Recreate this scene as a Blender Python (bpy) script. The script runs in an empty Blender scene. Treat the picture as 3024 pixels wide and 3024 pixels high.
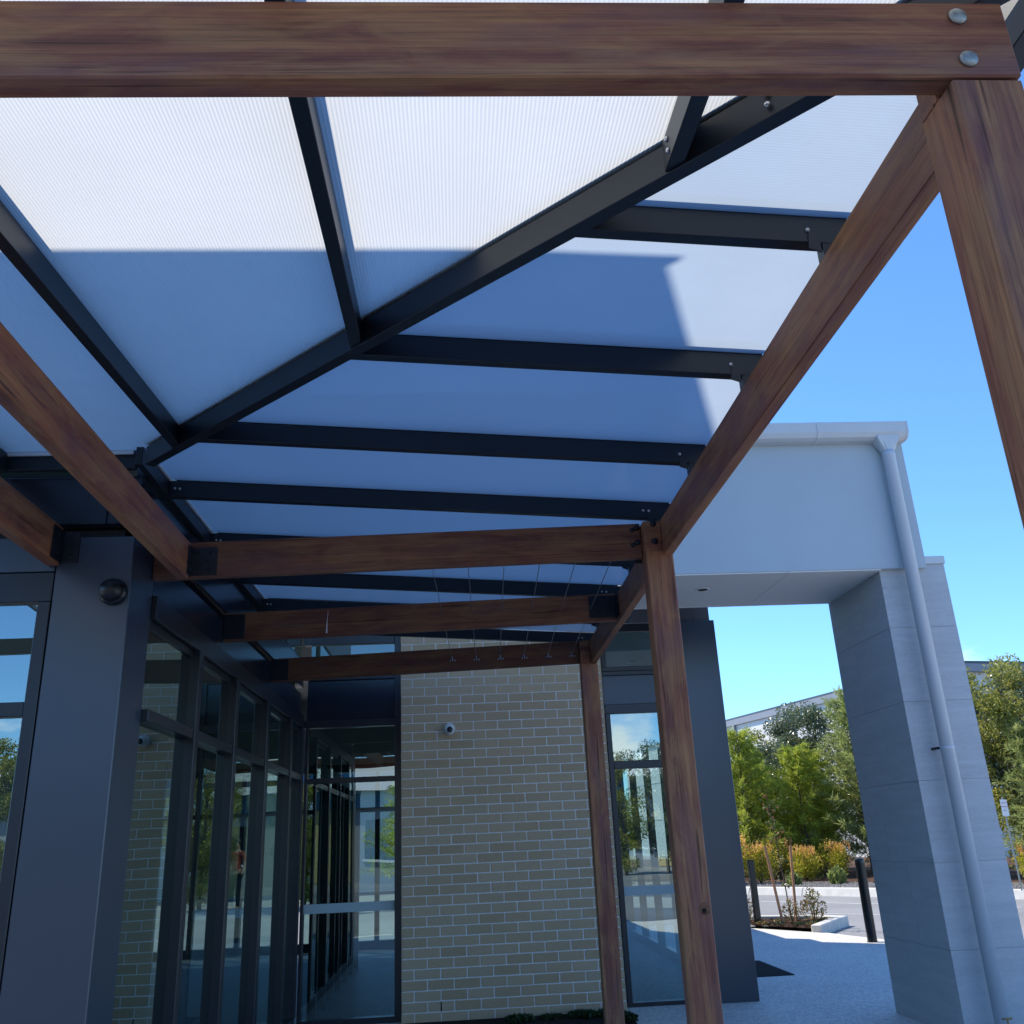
import bpy, bmesh, math, random
from mathutils import Vector, Matrix
random.seed(7)
SC = bpy.context.scene
COL = SC.collection
R = math.radians

# ------------------------------------------------------------------ camera, sky, sun, exposure
cam_d = bpy.data.cameras.new('camera'); cam = bpy.data.objects.new('camera', cam_d); COL.objects.link(cam)
cam.location = (0, 0, 1.47); cam.rotation_euler = (1.9174174, 0.0436995, -0.0560556)
cam_d.sensor_width = 36; cam_d.lens = 31.890; cam_d.clip_start = 0.05; cam_d.clip_end = 2000
SC.camera = cam

SUN_TO = Vector((-0.76, 0.65, 1.3333)).normalized()      # towards the sun: high, behind the building and to the left
SUN_EL = math.asin(SUN_TO.z); SUN_AZ = math.atan2(SUN_TO.x, SUN_TO.y)
W = bpy.data.worlds.new('World'); SC.world = W; W.use_nodes = True
nt = W.node_tree; nt.nodes.clear()
wo = nt.nodes.new('ShaderNodeOutputWorld'); bg = nt.nodes.new('ShaderNodeBackground')
sky = nt.nodes.new('ShaderNodeTexSky'); sky.sky_type = 'NISHITA'; sky.sun_disc = False
sky.sun_elevation = SUN_EL; sky.sun_rotation = SUN_AZ
sky.altitude = 50; sky.air_density = 1.0; sky.dust_density = 0.1; sky.ozone_density = 5.0
bg.inputs['Strength'].default_value = 0.15
SKY_TINT = (0.54, 0.76, 0.98)      # the photograph's cool white balance
# scattered fair-weather clouds low over the horizon, all round
tc = nt.nodes.new('ShaderNodeTexCoord'); mp = nt.nodes.new('ShaderNodeMapping')
mp.inputs['Scale'].default_value = (1, 1, 2.4); mp.inputs['Location'].default_value = (3.1, -2.0, 0.7)
nz = nt.nodes.new('ShaderNodeTexNoise'); nz.inputs['Scale'].default_value = 3.3; nz.inputs['Detail'].default_value = 7; nz.inputs['Roughness'].default_value = 0.55
rmp = nt.nodes.new('ShaderNodeMapRange'); rmp.inputs[1].default_value = 0.55; rmp.inputs[2].default_value = 0.62
sx = nt.nodes.new('ShaderNodeSeparateXYZ')
lo = nt.nodes.new('ShaderNodeMapRange'); lo.inputs[1].default_value = 0.17; lo.inputs[2].default_value = 0.12
mul = nt.nodes.new('ShaderNodeMath'); mul.operation = 'MULTIPLY'
mx = nt.nodes.new('ShaderNodeMix'); mx.data_type = 'RGBA'; mx.inputs[7].default_value = (6.2, 6.4, 6.8, 1)
L = nt.links.new
L(tc.outputs['Generated'], mp.inputs[0]); L(mp.outputs[0], nz.inputs['Vector']); L(nz.outputs[0], rmp.inputs[0])
L(tc.outputs['Generated'], sx.inputs[0]); L(sx.outputs[2], lo.inputs[0])
L(rmp.outputs[0], mul.inputs[0]); L(lo.outputs[0], mul.inputs[1]); L(mul.outputs[0], mx.inputs[0])
tn = nt.nodes.new('ShaderNodeMix'); tn.data_type = 'RGBA'; tn.blend_type = 'MULTIPLY'; tn.inputs[0].default_value = 1; tn.inputs[7].default_value = (*SKY_TINT, 1)
L(sky.outputs[0], tn.inputs[6]); L(tn.outputs[2], mx.inputs[6]); L(mx.outputs[2], bg.inputs[0]); L(bg.outputs[0], wo.inputs[0])

sun_d = bpy.data.lights.new('sun', 'SUN'); sun_d.energy = 3.35; sun_d.angle = R(0.55); sun_d.color = (1.0, 0.93, 0.82)
sun = bpy.data.objects.new('sun', sun_d); COL.objects.link(sun)
sun.rotation_euler = SUN_TO.to_track_quat('Z', 'Y').to_euler(); sun.location = (-20, 25, 40)
SC.view_settings.view_transform = 'Standard'; SC.view_settings.look = 'None'
SC.view_settings.exposure = 1.05; SC.view_settings.gamma = 1.0

# ------------------------------------------------------------------ materials
def mat(name):
    m = bpy.data.materials.new(name); m.use_nodes = True
    t = m.node_tree; b = t.nodes['Principled BSDF']
    return m, t, b
def N(t, typ, **k):
    n = t.nodes.new(typ)
    for a, v in k.items(): setattr(n, a, v)
    return n
def ramp(t, stops):
    r = N(t, 'ShaderNodeValToRGB'); e = r.color_ramp.elements
    while len(e) < len(stops): e.new(0.5)
    for i, (p, c) in enumerate(stops):
        e[i].position = p; e[i].color = (c[0], c[1], c[2], 1)
    return r
def coords(t, kind='Object', scale=(1, 1, 1), rnd=False):
    c = N(t, 'ShaderNodeTexCoord'); m = N(t, 'ShaderNodeMapping'); m.inputs['Scale'].default_value = scale
    src = c.outputs[kind]
    if kind == 'World':
        src = None
    if rnd:
        oi = N(t, 'ShaderNodeObjectInfo'); ml = N(t, 'ShaderNodeMath', operation='MULTIPLY'); ml.inputs[1].default_value = 37.0
        t.links.new(oi.outputs['Random'], ml.inputs[0])
        va = N(t, 'ShaderNodeVectorMath', operation='ADD'); t.links.new(src, va.inputs[0]); t.links.new(ml.outputs[0], va.inputs[1]); src = va.outputs[0]
    t.links.new(src, m.inputs[0]); return m.outputs[0]
def noise(t, vec, scale, detail=4, rough=0.55, dist=0.0):
    n = N(t, 'ShaderNodeTexNoise'); n.inputs['Scale'].default_value = scale; n.inputs['Detail'].default_value = detail
    n.inputs['Roughness'].default_value = rough; n.inputs['Distortion'].default_value = dist
    t.links.new(vec, n.inputs['Vector']); return n.outputs[0]
def bump(t, b, h, strength=0.3, dist=0.01):
    n = N(t, 'ShaderNodeBump'); n.inputs['Strength'].default_value = strength; n.inputs['Distance'].default_value = dist
    t.links.new(h, n.inputs['Height']); t.links.new(n.outputs[0], b.inputs['Normal']); return n
def mixc(t, fac, a, b, mode='MIX'):
    n = N(t, 'ShaderNodeMix'); n.data_type = 'RGBA'; n.blend_type = mode
    for s, v in ((0, fac), (6, a), (7, b)):
        if hasattr(v, 'node'): t.links.new(v, n.inputs[s])
        elif s == 0: n.inputs[0].default_value = v
        else: n.inputs[s].default_value = (v[0], v[1], v[2], 1)
    return n.outputs[2]
def pos(t):
    g = N(t, 'ShaderNodeNewGeometry'); return g.outputs['Position']
M = {}

def timber(name, tint=1.0):
    m, t, b = mat(name)
    v = coords(t, 'Object', (0.9, 21, 21), True); v2 = coords(t, 'Object', (3.0, 230, 230), True); v3 = coords(t, 'Object', (2.6, 8, 8), True)
    a = noise(t, v, 1.2, 8, 0.68, 0.25); r1 = ramp(t, [(0.30, (0.115*tint, 0.036*tint, 0.026*tint)), (0.47, (0.20*tint, 0.068*tint, 0.040*tint)), (0.60, (0.285*tint, 0.115*tint, 0.054*tint)), (0.75, (0.36*tint, 0.175*tint, 0.072*tint))])
    t.links.new(a, r1.inputs[0])
    bl = noise(t, v3, 1.6, 5, 0.6, 0.6); r2 = ramp(t, [(0.42, (0, 0, 0)), (0.60, (1, 1, 1))]); t.links.new(bl, r2.inputs[0])
    c = mixc(t, r2.outputs[0], r1.outputs[0], (0.35*tint, 0.185*tint, 0.075*tint)); 
    c = mixc(t, 0.45, r1.outputs[0], c)
    g = noise(t, v2, 1.0, 5, 0.7); rg = ramp(t, [(0.28, (0.40, 0.38, 0.38)), (0.5, (0.95, 0.95, 0.95)), (0.75, (1.25, 1.22, 1.16))]); t.links.new(g, rg.inputs[0])
    c = mixc(t, 0.9, c, rg.outputs[0], 'MULTIPLY')
    # purple-grey oiled tone drifting through the boards
    p = noise(t, coords(t, 'Object', (0.9, 4.5, 4.5), True), 2.1, 4, 0.6, 0.3); rp = ramp(t, [(0.5, (0, 0, 0)), (0.66, (1, 1, 1))]); t.links.new(p, rp.inputs[0])
    ml = N(t, 'ShaderNodeMath', operation='MULTIPLY'); ml.inputs[1].default_value = 0.62; t.links.new(rp.outputs[0], ml.inputs[0])
    c = mixc(t, ml.outputs[0], c, (0.155*tint, 0.066*tint, 0.066*tint))
    # thin dark checks along the grain
    ck = noise(t, coords(t, 'Object', (1.6, 60, 60), True), 1.0, 2, 0.5); rk = ramp(t, [(0.28, (0.22, 0.2, 0.2)), (0.34, (1, 1, 1))]); t.links.new(ck, rk.inputs[0])
    c = mixc(t, 0.8, c, rk.outputs[0], 'MULTIPLY')
    t.links.new(c, b.inputs['Base Color'])
    rr = N(t, 'ShaderNodeMapRange'); rr.inputs[3].default_value = 0.42; rr.inputs[4].default_value = 0.68; t.links.new(a, rr.inputs[0]); t.links.new(rr.outputs[0], b.inputs['Roughness'])
    b.inputs['Specular IOR Level'].default_value = 0.35
    bump(t, b, g, 0.22, 0.003)
    return m
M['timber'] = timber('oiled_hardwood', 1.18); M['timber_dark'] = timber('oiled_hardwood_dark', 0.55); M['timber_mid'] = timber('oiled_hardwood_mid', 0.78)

def simple(name, col, rough=0.5, metal=0.0, spec=0.5, nscale=0, namp=0.15, bstr=0.0, bscale=200, stretch=(1, 1, 1), kind='Object'):
    m, t, b = mat(name)
    b.inputs['Roughness'].default_value = rough; b.inputs['Metallic'].default_value = metal; b.inputs['Specular IOR Level'].default_value = spec
    b.inputs['Base Color'].default_value = (*col, 1)
    if nscale:
        n = noise(t, coords(t, kind, stretch, True), nscale, 5, 0.6)
        r = ramp(t, [(0.25, tuple(c*(1-namp) for c in col)), (0.75, tuple(min(1, c*(1+namp)) for c in col))]); t.links.new(n, r.inputs[0]); t.links.new(r.outputs[0], b.inputs['Base Color'])
    if bstr:
        n2 = noise(t, coords(t, kind, (1, 1, 1)), bscale, 3, 0.6); bump(t, b, n2, bstr, 0.002)
    return m
M['steel'] = simple('night_powdercoat_steel', (0.0075, 0.0115, 0.0185), 0.40, 0, 0.5, 9, 0.12, 0.05, 300)
M['clad'] = simple('dark_blue_grey_cladding', (0.024, 0.038, 0.060), 0.30, 0.0, 0.9, 2.5, 0.08, 0.02, 260)
M['frame'] = simple('dark_aluminium_frame', (0.012, 0.015, 0.021), 0.32, 0.0, 0.55, 6, 0.1, 0.03, 300)
M['bracket'] = simple('dark_bracket_steel', (0.013, 0.016, 0.022), 0.42, 0.2, 0.5, 20, 0.25)
M['black'] = simple('black_gloss_paint', (0.008, 0.008, 0.009), 0.22, 0, 0.5)
M['rubber'] = simple('black_ribbed_mat', (0.014, 0.014, 0.015), 0.85, 0, 0.3, 60, 0.4, 0.5, 160)
M['bolt'] = simple('galvanised_bolt', (0.36, 0.37, 0.34), 0.5, 0.75, 0.5, 60, 0.35, 0.2, 180)
M['bolt_dark'] = simple('dark_bolt', (0.012, 0.015, 0.022), 0.35, 0.4, 0.5)
M['screw'] = simple('bright_screw', (0.55, 0.56, 0.58), 0.3, 0.9)
M['wire'] = simple('stainless_wire', (0.22, 0.23, 0.25), 0.4, 0.6)
M['render'] = simple('pale_grey_render', (0.46, 0.52, 0.55), 0.8, 0, 0.3, 1.4, 0.05, 0.12, 320)
M['soffit'] = simple('pale_soffit_sheet', (0.74, 0.72, 0.69), 0.7, 0, 0.3, 1.2, 0.03)
M['gutter'] = simple('pale_grey_colour_steel', (0.58, 0.60, 0.60), 0.38, 0, 0.5, 3, 0.04)
M['pipe'] = simple('pale_grey_pvc_pipe', (0.52, 0.56, 0.60), 0.34, 0, 0.5, 3, 0.04)
M['white'] = simple('white_paint', (0.78, 0.78, 0.77), 0.45, 0, 0.5, 4, 0.04)
M['camwhite'] = simple('white_camera_plastic', (0.72, 0.73, 0.74), 0.35)
M['lens'] = simple('black_lens', (0.003, 0.003, 0.004), 0.06, 0, 0.7)
M['domeblack'] = simple('smoked_dome_plastic', (0.010, 0.011, 0.013), 0.3, 0, 0.4)
M['spandrel'] = simple('dark_spandrel_sheet', (0.009, 0.013, 0.022), 0.22, 0, 0.6, 3, 0.08)
M['panelblue'] = simple('blue_grey_infill_sheet', (0.045, 0.062, 0.088), 0.3, 0, 0.6, 3, 0.06)
M['tileband'] = simple('brown_grey_wall_tile', (0.11, 0.105, 0.115), 0.55, 0, 0.4, 7, 0.15)
M['mortar'] = simple('pale_mortar', (0.80, 0.78, 0.74), 0.95, 0, 0.2, 30, 0.12, 0.4, 260)
M['int_floor'] = simple('dark_blue_carpet', (0.010, 0.022, 0.034), 0.5, 0, 0.3, 60, 0.25)
M['int_wall'] = simple('grey_interior_plaster', (0.22, 0.25, 0.245), 0.85, 0, 0.3, 1.5, 0.04)
M['int_ceiling'] = simple('grey_ceiling_board', (0.33, 0.36, 0.355), 0.9, 0, 0.3, 1.5, 0.03)
M['concrete'] = simple('pale_kerb_concrete', (0.58, 0.56, 0.51), 0.85, 0, 0.3, 5, 0.14, 0.3, 160)
M['roof'] = simple('dark_grey_roof_sheet', (0.07, 0.075, 0.085), 0.45, 0, 0.5, 2, 0.1)
M['warehouse'] = simple('cream_white_wall_sheet', (0.72, 0.70, 0.64), 0.6, 0, 0.4, 0.8, 0.05)
M['greyband'] = simple('grey_fascia_sheet', (0.28, 0.29, 0.31), 0.5, 0, 0.4, 1, 0.06)
M['blueband'] = simple('blue_fascia_sheet', (0.02, 0.11, 0.20), 0.4, 0, 0.5, 1, 0.08)
M['yellow'] = simple('yellow_buff_wall', (0.55, 0.42, 0.17), 0.8, 0, 0.3, 2, 0.08)
M['stake'] = simple('raw_hardwood_stake', (0.42, 0.21, 0.11), 0.75, 0, 0.3, 12, 0.25, 0.3, 90, (8, 8, 1))
M['bark'] = simple('grey_brown_bark', (0.12, 0.09, 0.065), 0.9, 0, 0.2, 14, 0.4, 0.7, 40, (4, 4, 1))
M['brass'] = simple('tarnished_brass', (0.35, 0.24, 0.10), 0.42, 0.9, 0.5, 30, 0.3)
M['linepaint'] = simple('worn_white_line_paint', (0.52, 0.52, 0.50), 0.8, 0, 0.3, 12, 0.25)
M['signred'] = simple('red_sign_ink', (0.55, 0.03, 0.04), 0.5)
M['skin'] = simple('skin', (0.42, 0.25, 0.18), 0.6)
M['orange'] = simple('orange_red_cotton', (0.30, 0.05, 0.03), 0.85, 0, 0.2, 12, 0.1)
M['trousers'] = simple('dark_navy_trousers', (0.015, 0.018, 0.028), 0.85, 0, 0.2, 12, 0.1)
M['hair'] = simple('dark_hair', (0.012, 0.009, 0.007), 0.55)

def brickmat():
    m, t, b = mat('cream_clay_brick')
    oi = N(t, 'ShaderNodeObjectInfo')
    r = ramp(t, [(0.0, (0.49, 0.355, 0.215)), (0.35, (0.53, 0.39, 0.24)), (0.7, (0.57, 0.42, 0.265)), (1.0, (0.52, 0.395, 0.255))]); t.links.new(oi.outputs['Random'], r.inputs[0])
    v = pos(t)
    n = noise(t, v, 60, 4, 0.65); rn = ramp(t, [(0.25, (0.80, 0.79, 0.77)), (0.5, (1, 1, 1)), (0.75, (1.1, 1.1, 1.1))]); t.links.new(n, rn.inputs[0])
    c = mixc(t, 0.6, r.outputs[0], rn.outputs[0], 'MULTIPLY')
    vo = N(t, 'ShaderNodeTexVoronoi'); vo.inputs['Scale'].default_value = 55; t.links.new(v, vo.inputs['Vector'])
    rv = ramp(t, [(0.05, (0.35, 0.3, 0.26)), (0.13, (1, 1, 1))]); t.links.new(vo.outputs['Distance'], rv.inputs[0])
    n3 = noise(t, v, 13, 2); rm = ramp(t, [(0.52, (0, 0, 0)), (0.62, (1, 1, 1))]); t.links.new(n3, rm.inputs[0])
    sp = mixc(t, rm.outputs[0], (1, 1, 1), rv.outputs[0]); c = mixc(t, 0.8, c, sp, 'MULTIPLY')
    t.links.new(c, b.inputs['Base Color']); b.inputs['Roughness'].default_value = 0.9; b.inputs['Specular IOR Level'].default_value = 0.2
    n2 = noise(t, v, 240, 3, 0.7); bump(t, b, n2, 0.45, 0.003)
    return m
M['brick'] = brickmat()

def tilemat():
    m, t, b = mat('grey_stone_look_tile')
    v = coords(t, 'Object', (0.9, 0.9, 9), True); a = noise(t, v, 1.7, 6, 0.65, 0.4)
    r = ramp(t, [(0.28, (0.435, 0.44, 0.445)), (0.5, (0.48, 0.485, 0.485)), (0.72, (0.53, 0.535, 0.54))]); t.links.new(a, r.inputs[0])
    n2 = noise(t, coords(t, 'Object', (1, 1, 3), True), 26, 4, 0.7); rn = ramp(t, [(0.3, (0.88, 0.88, 0.88)), (0.7, (1.06, 1.06, 1.06))]); t.links.new(n2, rn.inputs[0])
    t.links.new(mixc(t, 0.7, r.outputs[0], rn.outputs[0], 'MULTIPLY'), b.inputs['Base Color'])
    b.inputs['Roughness'].default_value = 0.62; b.inputs['Specular IOR Level'].default_value = 0.4; bump(t, b, n2, 0.1, 0.002); return m
M['tile'] = tilemat()

def poly_mat(name, trans, refl, k):
    m = bpy.data.materials.new(name); m.use_nodes = True; t = m.node_tree; t.nodes.clear()
    o = N(t, 'ShaderNodeOutputMaterial'); tr = N(t, 'ShaderNodeBsdfTranslucent'); df = N(t, 'ShaderNodeBsdfDiffuse'); gl = N(t, 'ShaderNodeBsdfGlossy'); tp = N(t, 'ShaderNodeBsdfTransparent')
    n = noise(t, pos(t), 3.0, 4, 0.6); r = ramp(t, [(0.3, tuple(c*0.95 for c in trans)), (0.7, trans)]); t.links.new(n, r.inputs[0])
    n2 = noise(t, pos(t), 46, 3, 0.6); r2 = ramp(t, [(0.16, (0.72, 0.72, 0.70)), (0.26, (1, 1, 1))]); t.links.new(n2, r2.inputs[0])
    t.links.new(mixc(t, 1.0, r.outputs[0], r2.outputs[0], 'MULTIPLY'), tr.inputs[0]); df.inputs[0].default_value = (*refl, 1)
    gl.inputs['Roughness'].default_value = 0.22; tp.inputs[0].default_value = (0.9, 0.95, 1, 1)
    m1 = N(t, 'ShaderNodeMixShader'); m1.inputs[0].default_value = 0.22; t.links.new(tr.outputs[0], m1.inputs[1]); t.links.new(df.outputs[0], m1.inputs[2])
    m2 = N(t, 'ShaderNodeMixShader'); m2.inputs[0].default_value = 0.04; t.links.new(m1.outputs[0], m2.inputs[1]); t.links.new(gl.outputs[0], m2.inputs[2])
    m3 = N(t, 'ShaderNodeMixShader'); m3.inputs[0].default_value = k; t.links.new(m2.outputs[0], m3.inputs[1]); t.links.new(tp.outputs[0], m3.inputs[2])
    t.links.new(m3.outputs[0], o.inputs[0]); return m
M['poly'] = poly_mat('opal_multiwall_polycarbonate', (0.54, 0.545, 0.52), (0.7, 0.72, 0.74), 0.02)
M['poly_dim'] = poly_mat('opal_multiwall_polycarbonate_dimmed', (0.35, 0.41, 0.455), (0.7, 0.72, 0.74), 0.02)  # same sheet as the front; weaker, bluer scattered sunlight put into its colour
M['polyedge'] = simple('clear_edge_profile', (0.62, 0.65, 0.68), 0.25, 0.3)

def glassmat(name, tint, base):
    m = bpy.data.materials.new(name); m.use_nodes = True; t = m.node_tree; t.nodes.clear()
    o = N(t, 'ShaderNodeOutputMaterial'); tp = N(t, 'ShaderNodeBsdfTransparent'); gl = N(t, 'ShaderNodeBsdfGlossy')
    tp.inputs[0].default_value = (*tint, 1); gl.inputs['Roughness'].default_value = 0.0; gl.inputs[0].default_value = (0.78, 0.96, 0.94, 1)
    n = noise(t, coords(t, 'Object', (1, 1, 1), True), 1.1, 1, 0.4); bp = N(t, 'ShaderNodeBump'); bp.inputs['Strength'].default_value = 0.035; bp.inputs['Distance'].default_value = 0.06
    t.links.new(n, bp.inputs['Height']); t.links.new(bp.outputs[0], gl.inputs['Normal'])
    lw = N(t, 'ShaderNodeLayerWeight'); lw.inputs[0].default_value = 0.5
    pw = N(t, 'ShaderNodeMath', operation='POWER'); pw.inputs[1].default_value = 3.2; t.links.new(lw.outputs['Facing'], pw.inputs[0])
    mr = N(t, 'ShaderNodeMapRange'); mr.inputs[3].default_value = base; mr.inputs[4].default_value = 1.0; t.links.new(pw.outputs[0], mr.inputs[0])
    ge = N(t, 'ShaderNodeNewGeometry'); inv = N(t, 'ShaderNodeMath', operation='SUBTRACT'); inv.inputs[0].default_value = 1.0; t.links.new(ge.outputs['Backfacing'], inv.inputs[1])
    mm = N(t, 'ShaderNodeMath', operation='MULTIPLY'); t.links.new(mr.outputs[0], mm.inputs[0]); t.links.new(inv.outputs[0], mm.inputs[1])
    tc_ = mixc(t, ge.outputs['Backfacing'], tint, (1, 1, 1)); t.links.new(tc_, tp.inputs[0])
    mx = N(t, 'ShaderNodeMixShader'); t.links.new(mm.outputs[0], mx.inputs[0]); t.links.new(tp.outputs[0], mx.inputs[1]); t.links.new(gl.outputs[0], mx.inputs[2]); t.links.new(mx.outputs[0], o.inputs[0])
    return m
M['glass'] = glassmat('tinted_low_e_glass', (0.34, 0.52, 0.51), 0.20)
M['glass_front'] = glassmat('tinted_low_e_glass_front', (0.40, 0.58, 0.57), 0.36)
M['frost'] = simple('frosted_film', (0.42, 0.50, 0.50), 0.6, 0, 0.3)

def ground_speckle():
    m, t, b = mat('exposed_aggregate_paving'); v = pos(t)
    vo = N(t, 'ShaderNodeTexVoronoi'); vo.inputs['Scale'].default_value = 85; t.links.new(v, vo.inputs['Vector'])
    sp = N(t, 'ShaderNodeSeparateColor'); t.links.new(vo.outputs['Color'], sp.inputs[0])
    r = ramp(t, [(0.0, (0.38, 0.36, 0.33)), (0.25, (0.58, 0.55, 0.50)), (0.6, (0.70, 0.665, 0.60)), (1.0, (0.80, 0.765, 0.70))]); t.links.new(sp.outputs[0], r.inputs[0])
    n = noise(t, v, 0.9, 5, 0.6); rn = ramp(t, [(0.3, (0.86, 0.86, 0.86)), (0.7, (1.05, 1.05, 1.05))]); t.links.new(n, rn.inputs[0])
    n4 = noise(t, v, 14, 4, 0.7); rn4 = ramp(t, [(0.3, (0.85, 0.85, 0.85)), (0.7, (1.08, 1.08, 1.08))]); t.links.new(n4, rn4.inputs[0])
    c = mixc(t, 1.0, r.outputs[0], rn.outputs[0], 'MULTIPLY'); c = mixc(t, 1.0, c, rn4.outputs[0], 'MULTIPLY')
    t.links.new(c, b.inputs['Base Color']); b.inputs['Roughness'].default_value = 0.7; b.inputs['Specular IOR Level'].default_value = 0.35; bump(t, b, vo.outputs['Distance'], 0.25, 0.004); return m
M['paving'] = ground_speckle()
def rough_ground(name, cols, sc, bs=0.5, rough=0.9, bd=0.02):
    m, t, b = mat(name); v = pos(t)
    n = noise(t, v, sc, 6, 0.7); r = ramp(t, [(0.25, cols[0]), (0.5, cols[1]), (0.75, cols[2])]); t.links.new(n, r.inputs[0])
    n2 = noise(t, v, 0.35, 3); rn = ramp(t, [(0.3, (0.8, 0.8, 0.8)), (0.7, (1.12, 1.12, 1.12))]); t.links.new(n2, rn.inputs[0])
    t.links.new(mixc(t, 1.0, r.outputs[0], rn.outputs[0], 'MULTIPLY'), b.inputs['Base Color']); b.inputs['Roughness'].default_value = rough; b.inputs['Specular IOR Level'].default_value = 0.25
    bump(t, b, n, bs, bd); return m
M['asphalt'] = rough_ground('asphalt', ((0.19, 0.19, 0.19), (0.25, 0.25, 0.248), (0.31, 0.305, 0.30)), 60, 0.3, 0.85, 0.008)
M['bounce_cut'] = rough_ground('dark_bounce_cut', ((0.11, 0.11, 0.11), (0.16, 0.16, 0.158), (0.21, 0.208, 0.20)), 60, 0.3, 0.85, 0.008)  # surface of the added ground sheet that lowers bounced light
M['mulch'] = rough_ground('bark_mulch', ((0.035, 0.02, 0.013), (0.10, 0.055, 0.034), (0.21, 0.125, 0.08)), 38, 1.0, 0.95, 0.05)
M['soil'] = rough_ground('dark_garden_soil', ((0.012, 0.009, 0.007), (0.03, 0.021, 0.016), (0.06, 0.045, 0.035)), 40, 1.0, 0.95, 0.05)
M['gravel'] = rough_ground('pale_gravel', ((0.12, 0.11, 0.10), (0.30, 0.28, 0.26), (0.52, 0.50, 0.47)), 22, 1.0, 0.9, 0.06)
M['grass'] = rough_ground('dry_grass_ground', ((0.035, 0.06, 0.015), (0.07, 0.10, 0.03), (0.14, 0.15, 0.06)), 9, 0.6, 0.95, 0.05)

def leafmat(name, cols, trans=0.35, spec=0.4, rough=0.45, tips=None):
    m = bpy.data.materials.new(name); m.use_nodes = True; t = m.node_tree; b = t.nodes['Principled BSDF']; o = t.nodes['Material Output']
    n = noise(t, pos(t), 5.5, 4, 0.7); r = ramp(t, [(0.25, cols[0]), (0.5, cols[1]), (0.72, cols[2])]); t.links.new(n, r.inputs[0]); c = r.outputs[0]
    at = N(t, 'ShaderNodeAttribute'); at.attribute_name = 'leafvar'
    if tips:
        c = mixc(t, at.outputs['Fac'], c, tips)
    else:
        rr = ramp(t, [(0, (0.7, 0.75, 0.7)), (1, (1.25, 1.2, 1.1))]); t.links.new(at.outputs['Fac'], rr.inputs[0]); c = mixc(t, 1.0, c, rr.outputs[0], 'MULTIPLY')
    t.links.new(c, b.inputs['Base Color']); b.inputs['Roughness'].default_value = rough; b.inputs['Specular IOR Level'].default_value = spec
    tl = N(t, 'ShaderNodeBsdfTranslucent'); t.links.new(c, tl.inputs[0]); mx = N(t, 'ShaderNodeMixShader'); mx.inputs[0].default_value = trans
    t.links.new(b.outputs[0], mx.inputs[1]); t.links.new(tl.outputs[0], mx.inputs[2]); t.links.new(mx.outputs[0], o.inputs[0]); return m
M['leaf_feather'] = leafmat('feathery_green_foliage', ((0.20, 0.27, 0.045), (0.36, 0.42, 0.06), (0.52, 0.54, 0.085)), 0.5, 0.3)
M['leaf_feather_pale'] = leafmat('pale_feathery_foliage', ((0.17, 0.22, 0.08), (0.31, 0.36, 0.12), (0.46, 0.48, 0.19)), 0.5, 0.3)
M['leaf_dark'] = leafmat('dark_glossy_foliage', ((0.06, 0.085, 0.045), (0.13, 0.165, 0.08), (0.24, 0.27, 0.15)), 0.35, 0.8, 0.3)
M['leaf_olive'] = leafmat('olive_green_foliage', ((0.15, 0.17, 0.035), (0.29, 0.29, 0.06), (0.46, 0.42, 0.10)), 0.45, 0.4)
M['leaf_shrub'] = leafmat('yellow_green_shrub_foliage', ((0.16, 0.22, 0.02), (0.40, 0.43, 0.03), (0.62, 0.58, 0.05)), 0.5, 0.4, 0.4, (0.90, 0.46, 0.18))
M['leaf_low'] = leafmat('low_green_plant', ((0.012, 0.03, 0.010), (0.03, 0.065, 0.018), (0.06, 0.11, 0.03)), 0.25, 0.4)
M['leaf_sap'] = leafmat('sapling_leaf', ((0.07, 0.12, 0.03), (0.14, 0.20, 0.05), (0.24, 0.27, 0.08)), 0.3, 0.4, 0.4, (0.45, 0.14, 0.06))

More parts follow.
